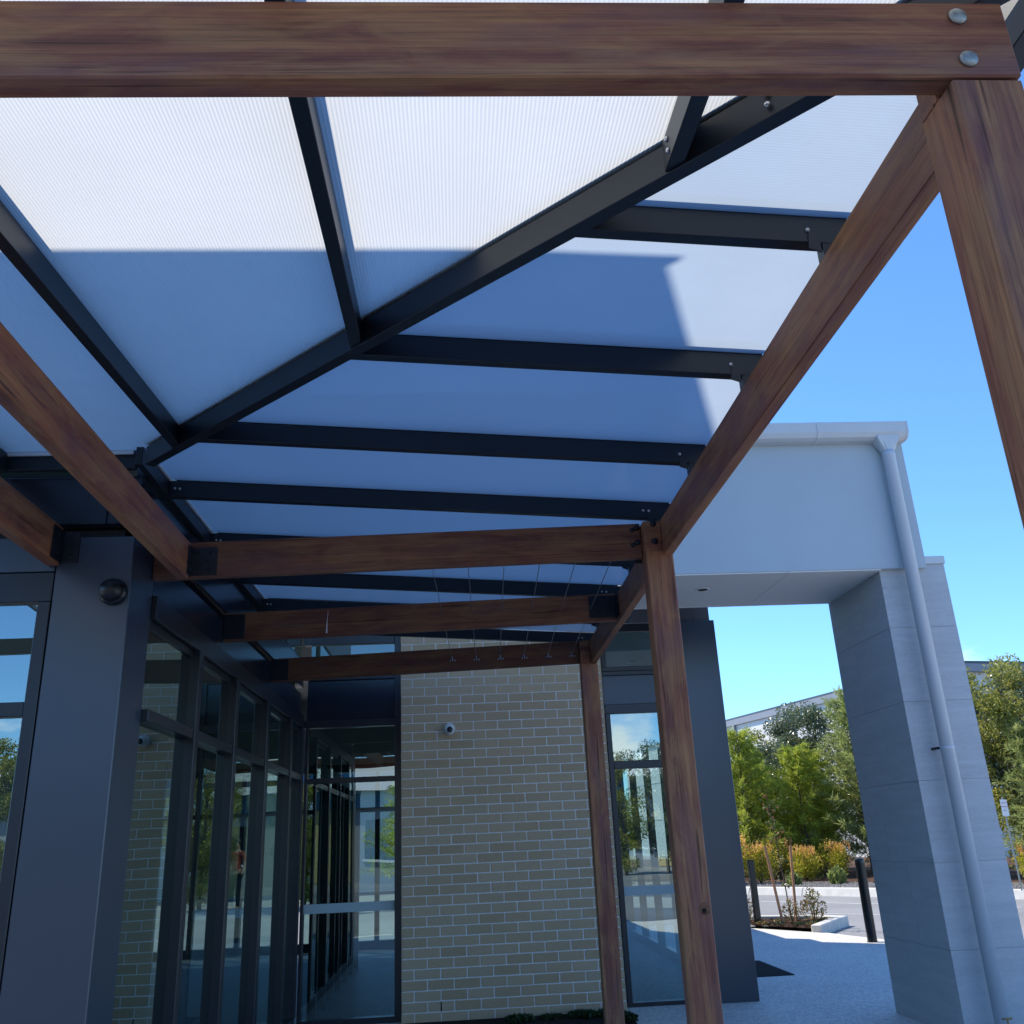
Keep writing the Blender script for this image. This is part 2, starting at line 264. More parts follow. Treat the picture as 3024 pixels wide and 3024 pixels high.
# ------------------------------------------------------------------ builders
ROOTLOC = {}
def put(o, parent, mw=None):
    """link o, parent it, keep world matrix mw (identity by default); only translation-only parents are used"""
    COL.objects.link(o)
    mw = mw or Matrix.Identity(4)
    if parent is not None:
        o.parent = parent; o.matrix_local = WM[parent.name].inverted() @ mw
    else:
        o.matrix_world = mw
    WM[o.name] = mw
    return o
WM = {}
def tag(o, label, cat=None, group=None, kind=None):
    if label: o['label'] = label
    if cat: o['category'] = cat
    if group: o['group'] = group
    if kind: o['kind'] = kind
    return o
def thing(name, label, cat, loc=(0, 0, 0), group=None):
    o = bpy.data.objects.new(name, None); o.empty_display_size = 0.1
    put(o, None, Matrix.Translation(loc)); return tag(o, label, cat, group)
class MB:
    def __init__(s): s.v = []; s.f = []; s.smooth = False
    def add(s, vs, fs):
        o = len(s.v); s.v += [tuple(p) for p in vs]; s.f += [tuple(i+o for i in f) for f in fs]; return s
    def box(s, x0, x1, y0, y1, z0, z1):
        return s.add([(x0,y0,z0),(x1,y0,z0),(x1,y1,z0),(x0,y1,z0),(x0,y0,z1),(x1,y0,z1),(x1,y1,z1),(x0,y1,z1)],
              [(0,3,2,1),(4,5,6,7),(0,1,5,4),(1,2,6,5),(2,3,7,6),(3,0,4,7)])
    def prism(s, poly, z0, z1):
        n = len(poly); s.add([(x,y,z0) for x,y in poly]+[(x,y,z1) for x,y in poly],
              [tuple(range(n-1,-1,-1)), tuple(range(n,2*n))]+[(i,(i+1)%n,n+(i+1)%n,n+i) for i in range(n)]); return s
    def extrude_x(s, prof, x0, x1):
        n = len(prof); s.add([(x0,y,z) for y,z in prof]+[(x1,y,z) for y,z in prof],
              [tuple(range(n)), tuple(range(2*n-1,n-1,-1))]+[(i,n+i,n+(i+1)%n,(i+1)%n) for i in range(n)]); return s
    def tube(s, a, b, r0, r1=None, n=12, caps=True):
        a = Vector(a); b = Vector(b); r1 = r0 if r1 is None else r1
        d = (b-a).normalized(); u = d.orthogonal().normalized(); w = d.cross(u)
        vs = []
        for p, r in ((a, r0), (b, r1)):
            for i in range(n):
                t = 2*math.pi*i/n; vs.append(p+u*math.cos(t)*r+w*math.sin(t)*r)
        fs = [(i,(i+1)%n,n+(i+1)%n,n+i) for i in range(n)]
        if caps: fs += [tuple(range(n-1,-1,-1)), tuple(range(n,2*n))]
        return s.add(vs, fs)
    def chain(s, pts, rs, n=8):
        for i in range(len(pts)-1): s.tube(pts[i], pts[i+1], rs[i], rs[i+1], n, caps=(i in (0, len(pts)-2)))
        return s
    def lathe(s, c, prof, n=20, axis='z'):
        c = Vector(c); vs = []; fs = []
        for r, h in prof:
            for i in range(n):
                t = 2*math.pi*i/n; x, y = r*math.cos(t), r*math.sin(t)
                p = {'z': (x,y,h), 'y': (x,h,y), 'x': (h,x,y)}[axis]; vs.append(c+Vector(p))
        for k in range(len(prof)-1):
            for i in range(n): fs.append((k*n+i,k*n+(i+1)%n,(k+1)*n+(i+1)%n,(k+1)*n+i))
        fs.append(tuple(range(n-1,-1,-1))); fs.append(tuple(range((len(prof)-1)*n, len(prof)*n)))
        return s.add(vs, fs)
    def mesh(s, name, bevel=0, seg=1):
        me = bpy.data.meshes.new(name); me.from_pydata(s.v, [], s.f)
        bm = bmesh.new(); bm.from_mesh(me); bmesh.ops.recalc_face_normals(bm, faces=bm.faces)
        if bevel: bmesh.ops.bevel(bm, geom=list(bm.edges), offset=bevel, segments=seg, affect='EDGES', profile=0.6)
        bm.to_mesh(me); bm.free()
        if s.smooth:
            me.polygons.foreach_set('use_smooth', [True]*len(me.polygons))
        return me
def build(name, mb, m, parent=None, bevel=0, label=None, cat=None, group=None, kind=None, smooth=False, mw=None):
    mb.smooth = smooth
    me = mb.mesh(name, bevel); me.materials.append(M[m])
    o = bpy.data.objects.new(name, me); put(o, parent, mw)
    return tag(o, label, cat, group, kind)
def box(name, b, m, parent=None, bevel=0, **k): return build(name, MB().box(*b), m, parent, bevel, **k)
def bar(name, a, b, w, h, m, parent=None, up=(0, 0, 1), bevel=0.003, **k):
    """a timber or steel member from a to b (centreline), w across, h along up; its own X runs along the member"""
    a = Vector(a); b = Vector(b); d = b-a; ln = d.length; x = d.normalized(); u = Vector(up); y = u.cross(x).normalized(); z = x.cross(y)
    mw = Matrix((( x.x,y.x,z.x,(a.x+b.x)/2),(x.y,y.y,z.y,(a.y+b.y)/2),(x.z,y.z,z.z,(a.z+b.z)/2),(0,0,0,1)))
    return build(name, MB().box(-ln/2, ln/2, -w/2, w/2, -h/2, h/2), m, parent, bevel, mw=mw, **k)
def bolt(parent, p, d, r=0.018, t=0.008, m='bolt_dark', name='bolt', dome=True):
    p = Vector(p); d = Vector(d).normalized(); mw = Matrix.Translation(p) @ d.to_track_quat('Z', 'Y').to_matrix().to_4x4()
    key = ('bolt', r, t, m)
    if key not in CACHE:
        mb = MB().lathe((0,0,0), [(r,0),(r,t*0.35),(r*0.82,t*0.75),(r*0.4,t),(0.0005,t*1.02)], 14); mb.smooth = True
        me = mb.mesh('bolt'); me.materials.append(M[m]); CACHE[key] = me
    o = bpy.data.objects.new(name, CACHE[key]); return put(o, parent, mw)
CACHE = {}

# ------------------------------------------------------------------ setting: ground, road, paving, kerbs, beds
def sheet(name, poly, z, m, kind='structure', label=None):
    me = bpy.data.meshes.new(name); me.from_pydata([(x, y, z) for x, y in poly], [], [tuple(range(len(poly)))]); me.materials.append(M[m])
    o = bpy.data.objects.new(name, me); put(o, None); return tag(o, label, kind=kind)
sheet('ground', [(-400,-400),(400,-400),(400,400),(-400,400)], -0.05, 'asphalt', label='grey asphalt car park ground')
PAVE = [(-14,-17),(13,-17),(13,2),(10,6.5),(7.6,9.6),(5.72,12.75),(5.30,14.15),(4.55,15.45),(4.0,16.6),(-12,16.6)]
pv = sheet('pavement', PAVE, 0.0, 'paving', label='pale exposed aggregate paving round the building')
build('pavement_edge', MB().prism([(5.72,12.75),(5.30,14.15),(5.17,14.10),(5.58,12.70)], -0.05, 0.004), 'concrete', pv)
sheet('bounce_cut_ground', [(-14,-17),(13,-17),(13,0.6),(-14,0.6)], 0.004, 'bounce_cut', label='added dark ground behind the viewer that cuts bounced light')  # added out of view, darkens the light bouncing up under the beams
# garden bed cut against the brick wall
sheet('garden_soil', [(-0.5,8.25),(1.44,8.25),(1.44,8.995),(-0.5,8.995)], 0.004, 'soil', label='dark soil bed below the brick wall')
# far kerb line along the road, running diagonally away
KD = Vector((0.595, -0.804, 0)); KN = Vector((0.804, 0.595, 0)); K0 = Vector((7.05, 23.65, 0))
def kp(s, n, z=0): p = K0+KD*s+KN*n; return (p.x, p.y, z)
kb = MB()
kerb = tag(put(bpy.data.objects.new('kerb', None), None, Matrix.Translation((K0.x, K0.y, 0))), 'pale concrete kerb across the road', kind='structure')
for i in range(-16, 22):
    a = i*1.5; q = [kp(a+0.004, 0), kp(a+1.496, 0), kp(a+1.496, 0.28), kp(a+0.004, 0.28)]
    t0, t1 = kp(a+0.004, 0.10), kp(a+1.496, 0.10)
    build('kerb_stone', MB().add([(*q[0][:2],-0.06),(*q[1][:2],-0.06),(*q[2][:2],-0.06),(*q[3][:2],-0.06),(*t0[:2],0.12),(*t1[:2],0.12),(*q[2][:2],0.12),(*q[3][:2],0.12)],
        [(0,3,2,1),(4,5,6,7),(0,1,5,4),(1,2,6,5),(2,3,7,6),(3,0,4,7)]), 'concrete', kerb, 0.012)
q = [kp(-30, 0.28), kp(34, 0.28), kp(34, 30), kp(-30, 30)]
sheet('gravel_bed', [(p[0], p[1]) for p in q], 0.10, 'gravel', label='pale gravel garden bed behind the kerb')
sheet('mulch_strip', [kp(-30, 2.2)[:2], kp(34, 2.2)[:2], kp(34, 20)[:2], kp(-30, 20)[:2]], 0.125, 'mulch', label='brown mulch under the shrubs')
for nm, a, b, w in (('road_line', (6.6,21.41), (9.9,16.9), 0.10), ('road_line', (6.55,17.75), (8.4,15.9), 0.09)):
    a = Vector((*a, 0)); b = Vector((*b, 0)); d = (b-a).normalized(); n = Vector((-d.y, d.x, 0))*w/2
    sheet(nm, [(a-n)[:2], (b-n)[:2], (b+n)[:2], (a+n)[:2]], -0.045, 'linepaint', label='worn white painted line on the asphalt')
# planted island beside the car park
isl = [(4.45,15.55),(5.20,14.42),(6.02,15.33),(5.72,15.75),(5.1,16.1),(4.6,16.25)]
sheet('island_bed', isl, 0.045, 'mulch', label='mulched planting island at the paving edge')
ik = tag(put(bpy.data.objects.new('island_kerb', None), None, Matrix.Translation((5.6,14.8,0))), 'concrete kerb round the planting island', kind='structure')
build('kerb_stone', MB().prism([(5.27,14.26),(5.80,14.99),(5.68,15.08),(5.15,14.35)], -0.06, 0.10), 'concrete', ik, 0.012)
build('kerb_stone', MB().prism([(5.804,14.995),(6.16,15.42),(5.99,15.40),(5.69,15.09)], -0.06, 0.105), 'concrete', ik, 0.012)
build('kerb_stone', MB().prism([(6.16,15.43),(5.80,15.92),(5.68,15.83),(5.99,15.41)], -0.06, 0.10), 'concrete', ik, 0.012)
build('kerb_stone', MB().prism([(5.795,15.925),(4.9,16.4),(4.85,16.28),(5.68,15.835)], -0.06, 0.10), 'concrete', ik, 0.012)

# ------------------------------------------------------------------ brick wall
PX, PZ = 0.2355, 0.086; BX0 = -0.525; BY = 9.0; JN = 0.010
wall = thing('brick_wall', 'cream brick wall between the dark glazed door and the entrance glazing', 'wall', (0.48, BY, 0))
box('mortar_bed', (BX0+0.004, BX0+8.5*PX-JN-0.004, BY+0.006, BY+0.24, -0.05, 3.47), 'mortar', wall)
def brick_mesh(w):
    mb = MB().box(0, w, 0, 0.11, 0, PZ-JN); me = mb.mesh('brick', 0.0035); me.materials.append(M['brick']); return me
FULL = brick_mesh(PX-JN); HALF = brick_mesh(PX/2-JN)
rest = MB(); rb = random.Random(3)
STUFF_ROWS = {0, 33, 34, 35, 36, 37, 39}
for i in range(40):
    z = PZ*i-0.004; x = BX0; seq = [1]*8+[0] if i % 2 else [0]+[1]*8
    for s in seq:
        w = PX if s else PX/2
        dy = rb.uniform(-0.0015, 0.0015)
        if i in STUFF_ROWS: rest.box(x, x+w-JN, BY+dy, BY+0.11, z, z+PZ-JN)
        else:
            o = bpy.data.objects.new('brick', FULL if s else HALF); put(o, wall, Matrix.Translation((x+rb.uniform(-.0008,.0008), BY+dy, z+rb.uniform(-.0008,.0008))))
        x += w
build('brick_courses', rest, 'brick', wall, kind='stuff')
for (x, z) in ((BX0+1.5*PX-JN, PZ*1), (BX0+4.5*PX-JN, PZ*1)):
    box('weep_hole', (x, x+JN, BY-0.001, BY+0.05, z-0.004, z+PZ-JN-0.004), 'lens', wall)

# security camera on the bricks
cm = thing('security_camera', 'white dome security camera mounted on the cream brick wall', 'camera', (-0.057, 8.99, 2.50))
build('mount', MB().lathe((-0.057, 9.0, 2.50), [(0.055,0),(0.055,-0.02),(0.048,-0.03)], 24, 'y'), 'camwhite', cm, smooth=True)
build('housing', MB().lathe((-0.057, 8.97, 2.50), [(0.046,0.0),(0.0505,-0.02),(0.0515,-0.04),(0.047,-0.062),(0.036,-0.08),(0.026,-0.088)], 24, 'y'), 'camwhite', cm, smooth=True)
build('lens', MB().lathe((-0.054, 8.886, 2.490), [(0.029,0.03),(0.029,-0.001),(0.022,-0.008),(0.001,-0.010)], 20, 'y'), 'lens', cm, smooth=True)

# ------------------------------------------------------------------ office building
bl = thing('office_building', 'dark clad office building with tall tinted glazing', 'building', (-1.49, 4.165, 0))
XG, YF, YB = -1.49, 4.165, 9.12
box('corner_column', (-1.836, XG, YF, 4.478, -0.03, 2.90), 'clad', bl, 0.004, label='dark blue grey clad corner column')
# side spandrels, recess and fascia
for y0, y1 in ((4.482, 5.864), (5.870, 7.346), (7.352, 9.05)):
    box('spandrel_panel', (-1.56, XG-0.002, y0, y1, 2.692, 2.90), 'spandrel', bl, 0.002)
box('spandrel_panel', (-6.0, -1.842, YF+0.002, YF+0.07, 2.735, 2.90), 'clad', bl, 0.002)
build('shadow_gap', MB().prism([(-6,YF+0.06),(-1.56,YF+0.06),(-1.56,9.05),(-1.70,9.05),(-1.70,YF+0.2),(-6,YF+0.2)], 2.90, 2.952), 'bracket', bl)
box('fascia', (-1.62, -1.478, 4.14, 9.05, 2.955, 3.195), 'spandrel', bl, 0.003)
box('fascia', (-6.0, -1.624, 4.14, 4.30, 2.955, 3.195), 'spandrel', bl, 0.003)
# clerestory strip above the fascia, lit from the room behind
cf = box('clerestory_frame', (-1.53, -1.49, 4.22, 9.05, 3.196, 3.225), 'frame', bl)
for k in range(5):
    y0 = 4.26+k*0.96
    box('pane', (-1.515, -1.507, y0+0.03, y0+0.93, 3.225, 3.66), 'glass', cf)
    box('mullion', (-1.535, -1.485, y0-0.03, y0+0.03, 3.225, 3.66), 'frame', cf)
cf2 = box('clerestory_frame', (-6, -1.56, 4.20, 4.24, 3.196, 3.225), 'frame', bl)
for k in range(4):
    x1 = -1.6-k*1.1
    box('pane', (x1-1.04, x1, 4.213, 4.221, 3.225, 3.66), 'glass', cf2)
    box('mullion', (x1-1.10, x1-1.04, 4.195, 4.245, 3.225, 3.66), 'frame', cf2)
# glazed side wall along the walkway
sf = box('window_frame', (-1.545, -1.463, 4.482, 9.05, 2.572, 2.689), 'frame', bl, 0.003)
box('transom', (-1.545, -1.458, 4.482, 9.05, 2.075, 2.132), 'frame', sf, 0.003)
box('sill', (-1.545, -1.460, 4.482, 9.05, -0.02, 0.09), 'frame', sf, 0.003)
box('head_stop', (-1.535, -1.490, 4.482, 9.05, 2.530, 2.570), 'frame', sf, 0.002)
MU = [(4.482,4.50),(5.265,5.345),(6.205,6.29),(7.255,7.355),(8.325,8.405),(8.97,9.05)]
for y0, y1 in MU[1:]:
    box('mullion', (-1.560, -1.449, y0, y1, 0.09, 2.5715), 'frame', sf, 0.003)
for k in range(len(MU)-1):
    y0, y1 = MU[k][1], MU[k+1][0]
    for z0, z1 in ((0.09, 2.075), (2.132, 2.572)):
        box('pane', (-1.512, -1.504, y0, y1, z0, z1), 'glass', sf)
# glazed front wall to the left of the column
ff = box('window_frame', (-5.9, -1.842, 4.172, 4.26, 2.592, 2.732), 'frame', bl, 0.003)
box('transom', (-5.9, -1.898, 4.170, 4.26, 2.075, 2.137), 'frame', ff, 0.003)
box('sill', (-5.9, -1.842, 4.168, 4.26, -0.02, 0.09), 'frame', ff, 0.003)
for x0, x1 in ((-1.898,-1.842),(-3.24,-3.17),(-4.58,-4.51),(-5.9,-5.84)):
    box('mullion', (x0, x1, 4.166, 4.262, 0.09, 2.5915), 'frame', ff, 0.003)
for x0, x1 in ((-3.17,-1.898),(-4.51,-3.24),(-5.84,-4.58)):
    for z0, z1 in ((0.09,2.075),(2.137,2.592)):
        box('pane', (x0, x1, 4.205, 4.213, z0, z1), 'glass_front', ff)
# recessed glazing beside the brick wall
bf = box('window_frame', (-1.49, -0.527, YB-0.035, YB+0.06, 2.572, 2.64), 'frame', bl, 0.003)
box('header_panel', (-1.445, -0.592, YB, YB+0.05, 2.641, 3.03), 'spandrel', bl, 0.002)
box('transom', (-1.42, -0.593, YB-0.03, YB+0.06, 2.05, 2.098), 'frame', bf, 0.003)
box('mullion', (-0.592, -0.527, YB-0.034, YB+0.06, -0.02, 2.5715), 'frame', bf, 0.003)
box('mullion', (-1.448, -1.42, YB-0.034, YB+0.06, -0.02, 2.5715), 'frame', bf, 0.003)
box('mullion', (-0.592, -0.527, YB-0.033, YB+0.06, 2.6405, 3.55), 'frame', bf, 0.003)
box('sill', (-1.42, -0.593, YB-0.03, YB+0.06, -0.02, 0.05), 'frame', bf, 0.003)
for z0, z1 in ((0.05, 2.05), (2.098, 2.572)):
    box('pane', (-1.42, -0.593, YB+0.006, YB+0.014, z0, z1), 'glass', bf)
box('frosted_strip', (-1.42, -0.594, YB+0.003, YB+0.005, 0.912, 0.992), 'frost', bf)
box('transom', (-1.49, -0.593, YB-0.03, YB+0.06, 3.031, 3.10), 'frame', bf, 0.003)
box('pane', (-1.42, -0.593, YB+0.006, YB+0.014, 3.10, 3.385), 'glass', bf)
box('transom', (-1.49, -0.593, YB-0.03, YB+0.06, 3.386, 3.56), 'frame', bf, 0.003)
# glazed door bay to the right of the bricks
YD = 9.17
df = box('door_frame', (1.497, 2.262, YD-0.03, YD+0.05, 2.610, 2.700), 'frame', bl, 0.003, label='dark framed glazed door bay beside the brick wall')
box('infill_panel', (1.497, 2.262, YD-0.012, YD+0.03, 2.702, 2.988), 'panelblue', df, 0.002)
for z0, z1 in ((2.990, 3.032), (3.034, 3.080)):
    box('transom', (1.497, 2.262, YD-0.03, YD+0.05, z0, z1), 'frame', df, 0.003)
box('pane', (1.548, 2.262, YD+0.006, YD+0.014, 3.08, 3.44), 'glass_front', df)
box('transom', (1.497, 2.262, YD-0.02, YD+0.05, 3.44, 3.52), 'frame', df, 0.003)
box('stile', (1.497, 1.546, YD-0.032, YD+0.05, -0.01, 2.6095), 'frame', df, 0.003)
box('stile', (1.497, 1.546, YD-0.032, YD+0.05, 3.081, 3.4395), 'frame', df, 0.003)
box('stile', (2.215, 2.262, YD-0.032, YD+0.05, -0.01, 2.6095), 'frame', df, 0.003)
box('transom', (1.546, 2.215, YD-0.03, YD+0.05, 2.076, 2.150), 'frame', df, 0.003)
box('sill', (1.546, 2.215, YD-0.03, YD+0.05, -0.01, 0.035), 'frame', df, 0.003)
for z0, z1 in ((0.035, 2.076), (2.150, 2.610)):
    box('pane', (1.546, 2.215, YD+0.006, YD+0.014, z0, z1), 'glass_front', df)
box('frosted_strip', (1.547, 2.214, YD+0.003, YD+0.005, 0.925, 1.006), 'frost', df)
# dark column past the door and the tile band over it
box('entry_column', (2.264, 2.69, 9.07, 9.62, -0.02, 3.515), 'clad', bl, 0.004, label='tall dark clad column past the glazed door')
tb = box('tile_band_backing', (1.50, 2.664, 9.145, 9.60, 3.522, 3.70), 'mortar', bl)
for k in range(7):
    x0 = 1.505+k*0.166
    box('tile', (x0, x0+0.163, 9.135, 9.147, 3.524, 3.698), 'tileband', tb, 0.001)
# rooms seen through the glass
box('interior_floor', (-9, 2.64, 9.20, 15.3, -0.03, 0.002), 'int_floor', bl)
box('interior_floor', (-9, -1.56, 4.27, 9.198, -0.03, 0.0025), 'int_floor', bl)
box('ceiling', (-9, -1.56, 4.30, 9.16, 3.68, 3.74), 'int_ceiling', bl)
box('ceiling', (-9, 2.66, 9.19, 15.3, 3.76, 3.82), 'int_ceiling', bl)
box('bulkhead', (-9, -1.7, 9.0, 9.2, 2.75, 3.68), 'int_wall', bl)
box('bulkhead', (-1.40, 1.49, 9.26, 9.40, 2.98, 3.06), 'int_wall', bl)
box('interior_wall', (-0.50, 1.48, 9.26, 9.36, 0.0, 2.97), 'int_wall', bl)
box('interior_wall', (-9.1, -9.0, 4.3, 6.4, 0, 3.68), 'int_wall', bl)
box('interior_wall', (-9.1, -9.0, 9.5, 15.3, 0, 3.68), 'int_wall', bl)
box('added_dark_blocker', (-8.9, -3.3, 10.9, 11.0, 0.003, 3.75), 'spandrel', bl)  # added dark wall, blocks the bright rear windows behind the side glass
build('interior_column', MB().lathe((2.0, 12.6, 0), [(0.13,0),(0.13,0.12),(0.12,0.13),(0.12,3.76)], 24), 'int_wall', bl, smooth=True)
lf = box('rear_window_frame', (-9, 0.2, 15.26, 15.36, 2.60, 2.72), 'frame', bl)
box('transom', (-9, 0.2, 15.26, 15.36, 1.98, 2.05), 'frame', lf)
box('sill', (-9, 0.2, 15.26, 15.36, 0, 0.12), 'frame', lf)
for k in range(14):
    x = -9+k*0.7; box('mullion', (x, x+0.07, 15.25, 15.37, 0.12, 2.599), 'frame', lf)
box('rear_wall', (-9, 2.64, 15.26, 15.38, 2.72, 3.76), 'int_wall', bl)
rf = box('side_window_frame', (2.60, 2.68, 9.63, 15.25, 2.60, 2.72), 'frame', bl)
box('sill', (2.60, 2.68, 9.63, 15.25, 0, 0.10), 'frame', rf)
for k in range(6):
    y = 9.7+k*1.08; box('mullion', (2.595, 2.685, y, y+0.07, 0.10, 2.599), 'frame', rf)
box('side_wall', (2.60, 2.69, 9.63, 15.38, 2.72, 3.75), 'clad', bl)
# inner glass screen with its own frosted strip, running back behind the recessed glazing
sc2 = box('inner_screen_frame', (-1.40, -1.32, 9.30, 13.2, 2.15, 2.25), 'frame', bl)
for k in range(7):
    y = 9.35+k*0.62; box('mullion', (-1.40, -1.32, y, y+0.06, 0.0, 2.149), 'frame', sc2)
box('frosted_strip', (-1.37, -1.366, 9.42, 13.1, 0.93, 1.03), 'frost', sc2)
box('pane', (-1.365, -1.357, 9.42, 13.1, 0.05, 2.149), 'glass', sc2)
# upper storey and roof
box('upper_wall', (-9.0, -1.58, 4.34, 9.3, 3.82, 5.98), 'render', bl)
box('upper_wall', (-9.0, 2.66, 9.305, 15.0, 3.84, 6.3), 'render', bl)
box('rear_wing', (0.24, 2.68, 15.41, 22.5, -0.02, 3.3), 'clad', bl)
ZE, ZR = 6.00, 8.42
build('roof', MB().add([(-9.4,3.76,ZE),(-0.94,3.76,ZE),(-0.94,8.6,ZR),(-9.4,8.6,ZR),(-9.4,10.2,7.7),(-0.94,10.2,7.7),
    (-9.4,3.76,ZE-.1),(-0.94,3.76,ZE-.1),(-0.94,8.6,ZR-.12),(-9.4,8.6,ZR-.12),(-9.4,10.2,7.6),(-0.94,10.2,7.6)],
    [(0,1,2,3),(3,2,5,4),(7,6,9,8),(8,9,10,11),(0,6,7,1),(1,7,8,2),(2,8,11,5),(5,11,10,4),(4,10,9,3),(3,9,6,0)]), 'roof', bl)
build('gable_wall', MB().add([(-1.58,4.34,5.98),(-1.58,9.3,5.98),(-1.58,9.3,8.06),(-1.58,8.6,8.42),(-1.58,4.4,6.31),(-1.7,4.34,5.98),(-1.7,9.3,5.98),(-1.7,9.3,8.06),(-1.7,8.6,8.42),(-1.7,4.4,6.31)],
    [(0,1,2,3,4),(9,8,7,6,5),(0,5,6,1),(1,6,7,2),(2,7,8,3),(3,8,9,4),(4,9,5,0)]), 'render', bl)
build('eave_gutter', MB().extrude_x([(3.88,ZE-.14),(3.76,ZE-.14),(3.72,ZE-.08),(3.72,ZE),(3.74,ZE),(3.75,ZE-.07),(3.77,ZE-.11),(3.88,ZE-.11)], -9.4, -0.90), 'gutter', bl)
# black dome camera on the column
dc = thing('dome_camera', 'black dome camera on the dark corner column', 'camera', (-1.562, 4.10, 2.625))
build('base', MB().lathe((-1.562, 4.165, 2.625), [(0.062,0),(0.064,-0.012),(0.056,-0.03)], 24, 'y'), 'black', dc, smooth=True)
build('dome', MB().lathe((-1.562, 4.137, 2.625), [(0.053,0),(0.051,-0.02),(0.043,-0.038),(0.028,-0.050),(0.01,-0.055),(0.001,-0.056)], 24, 'y'), 'domeblack', dc, smooth=True)

# ------------------------------------------------------------------ portico: pier, deep beam, gutter, downpipe
po = thing('entrance_portico', 'pale grey entrance portico with stone tiled pier', 'portico', (3.84, 7.62, 0))
X0, X1, Y0, Y1 = 3.554, 4.12, 7.094, 8.20
pier = box('pier', (X0+0.01, X1-0.01, Y0+0.01, Y1-0.01, -0.02, 3.49), 'mortar', po, label='grey tiled rectangular pier')
ZJ = [0.0, 0.572, 1.168, 1.760, 2.362, 2.958, 3.488]; g = 0.0012
for k in range(6):
    z0, z1 = ZJ[k]+g, ZJ[k+1]-g
    box('tile', (X0, X1, Y0, Y0+0.0105, z0, z1), 'tile', pier)
    cut = (Y0+0.45) if k % 2 else (Y0+0.72)
    for ya, yb in ((Y0+0.0108, cut-g), (cut+g, Y1)):
        box('tile', (X0, X0+0.0102, ya, yb, z0, z1), 'tile', pier)
        box('tile', (X1-0.0102, X1, ya, yb, z0, z1), 'tile', pier)
    box('tile', (X0+0.0105, X1-0.0105, Y1-0.0102, Y1, z0, z1), 'tile', pier)
box('cap_flashing', (3.60, X1+0.012, Y0-0.012, Y1+0.012, 3.49, 3.556), 'gutter', po, 0.003)
box('beam', (1.50, 3.942, 7.044, 8.150, 3.447, 4.62), 'render', po, 0.003, label='deep pale grey rendered beam')
box('link_roof', (1.52, 2.64, 8.152, 9.29, 3.72, 4.60), 'render', po)
for x0, x1 in ((1.50,1.583),(1.587,2.768),(2.772,3.552)):
    box('soffit_sheet', (x0, x1, 7.052, 8.13, 3.437, 3.4465), 'soffit', po)
box('soffit_trim', (1.50, 3.552, 8.132, 8.155, 3.430, 3.4465), 'white', po)
dl = build('downlight', MB().lathe((2.162, 7.51, 3.437), [(0.062,0),(0.060,-0.006),(0.046,-0.008),(0.042,0.0)], 28), 'white', po, smooth=True)
build('lamp_recess', MB().lathe((2.162, 7.51, 3.4335), [(0.043,-0.0035),(0.030,-0.003),(0.001,-0.003)], 24), 'lens', dl)
GP = [(7.044,4.575),(6.965,4.575),(6.925,4.59),(6.903,4.63),(6.898,4.70),(6.898,4.722),(6.912,4.722),(6.914,4.70),(6.918,4.64),(6.935,4.605),(6.97,4.59),(7.044,4.59)]
build('gutter', MB().extrude_x(GP, 1.50, 3.935), 'gutter', po)
box('gutter_lid', (1.50, 3.935, 6.915, 7.044, 4.690, 4.716), 'gutter', po)
build('gutter_stop_end', MB().extrude_x([(7.044,4.573),(6.963,4.573),(6.923,4.588),(6.900,4.63),(6.895,4.724),(7.044,4.724)], 3.935, 3.952), 'gutter', po)
GJ = [(y-0.004 if y < 7.04 else y, z-0.004 if z < 4.6 else z) for y, z in GP[:6]]+[(7.044,4.66)]
build('gutter_joint', MB().extrude_x([(7.044,4.570),(6.963,4.570),(6.921,4.586),(6.898,4.63),(6.893,4.70),(6.893,4.7215),(6.9,4.7215),(7.044,4.60)], 3.145, 3.185), 'gutter', po)
dp = build('downpipe', MB().lathe((3.768, 6.972, 0), [(0.052,0.06),(0.052,4.42),(0.055,4.425),(0.055,4.47)], 28), 'pipe', po, smooth=True, label='pale grey round downpipe in front of the pier')
build('outlet_funnel', MB().add(
    [(3.712+0.056+0.055*math.cos(t), 6.972+0.055*math.sin(t), 4.47) for t in [2*math.pi*i/16 for i in range(16)]] +
    [(3.768+max(-0.1,min(0.1,0.135*math.cos(t))), 6.975+max(-0.062,min(0.062,0.09*math.sin(t))), 4.575) for t in [2*math.pi*i/16 for i in range(16)]] +
    [(3.768+max(-0.1,min(0.1,0.135*math.cos(t))), 6.975+max(-0.062,min(0.062,0.09*math.sin(t))), 4.605) for t in [2*math.pi*i/16 for i in range(16)]],
    [(i,(i+1)%16,16+(i+1)%16,16+i) for i in range(16)]+[(16+i,16+(i+1)%16,32+(i+1)%16,32+i) for i in range(16)]), 'gutter', dp)
for z in (1.99,):
    box('pipe_clip', (3.700, 3.722, 6.99, 7.094, z-0.009, z+0.009), 'bracket', dp, 0.002)
    build('pipe_joint', MB().lathe((3.768, 6.972, z-0.01), [(0.0535,0),(0.0535,0.02)], 28), 'pipe', dp, smooth=False)
tp_ = thing('garden_tap', 'small brass garden tap at the foot of the downpipe', 'tap', (3.73, 6.83, 0))
build('riser', MB().tube((3.73,6.83,-0.02), (3.73,6.83,0.135), 0.011, n=10), 'brass', tp_)
build('spout', MB().chain([(3.73,6.83,0.125),(3.73,6.79,0.12),(3.73,6.775,0.10)], [0.012,0.011,0.012], 8), 'brass', tp_)
build('handle', MB().tube((3.695,6.83,0.168), (3.765,6.83,0.168), 0.0065, n=8).tube((3.73,6.83,0.13),(3.73,6.83,0.17),0.006,n=8), 'brass', tp_)

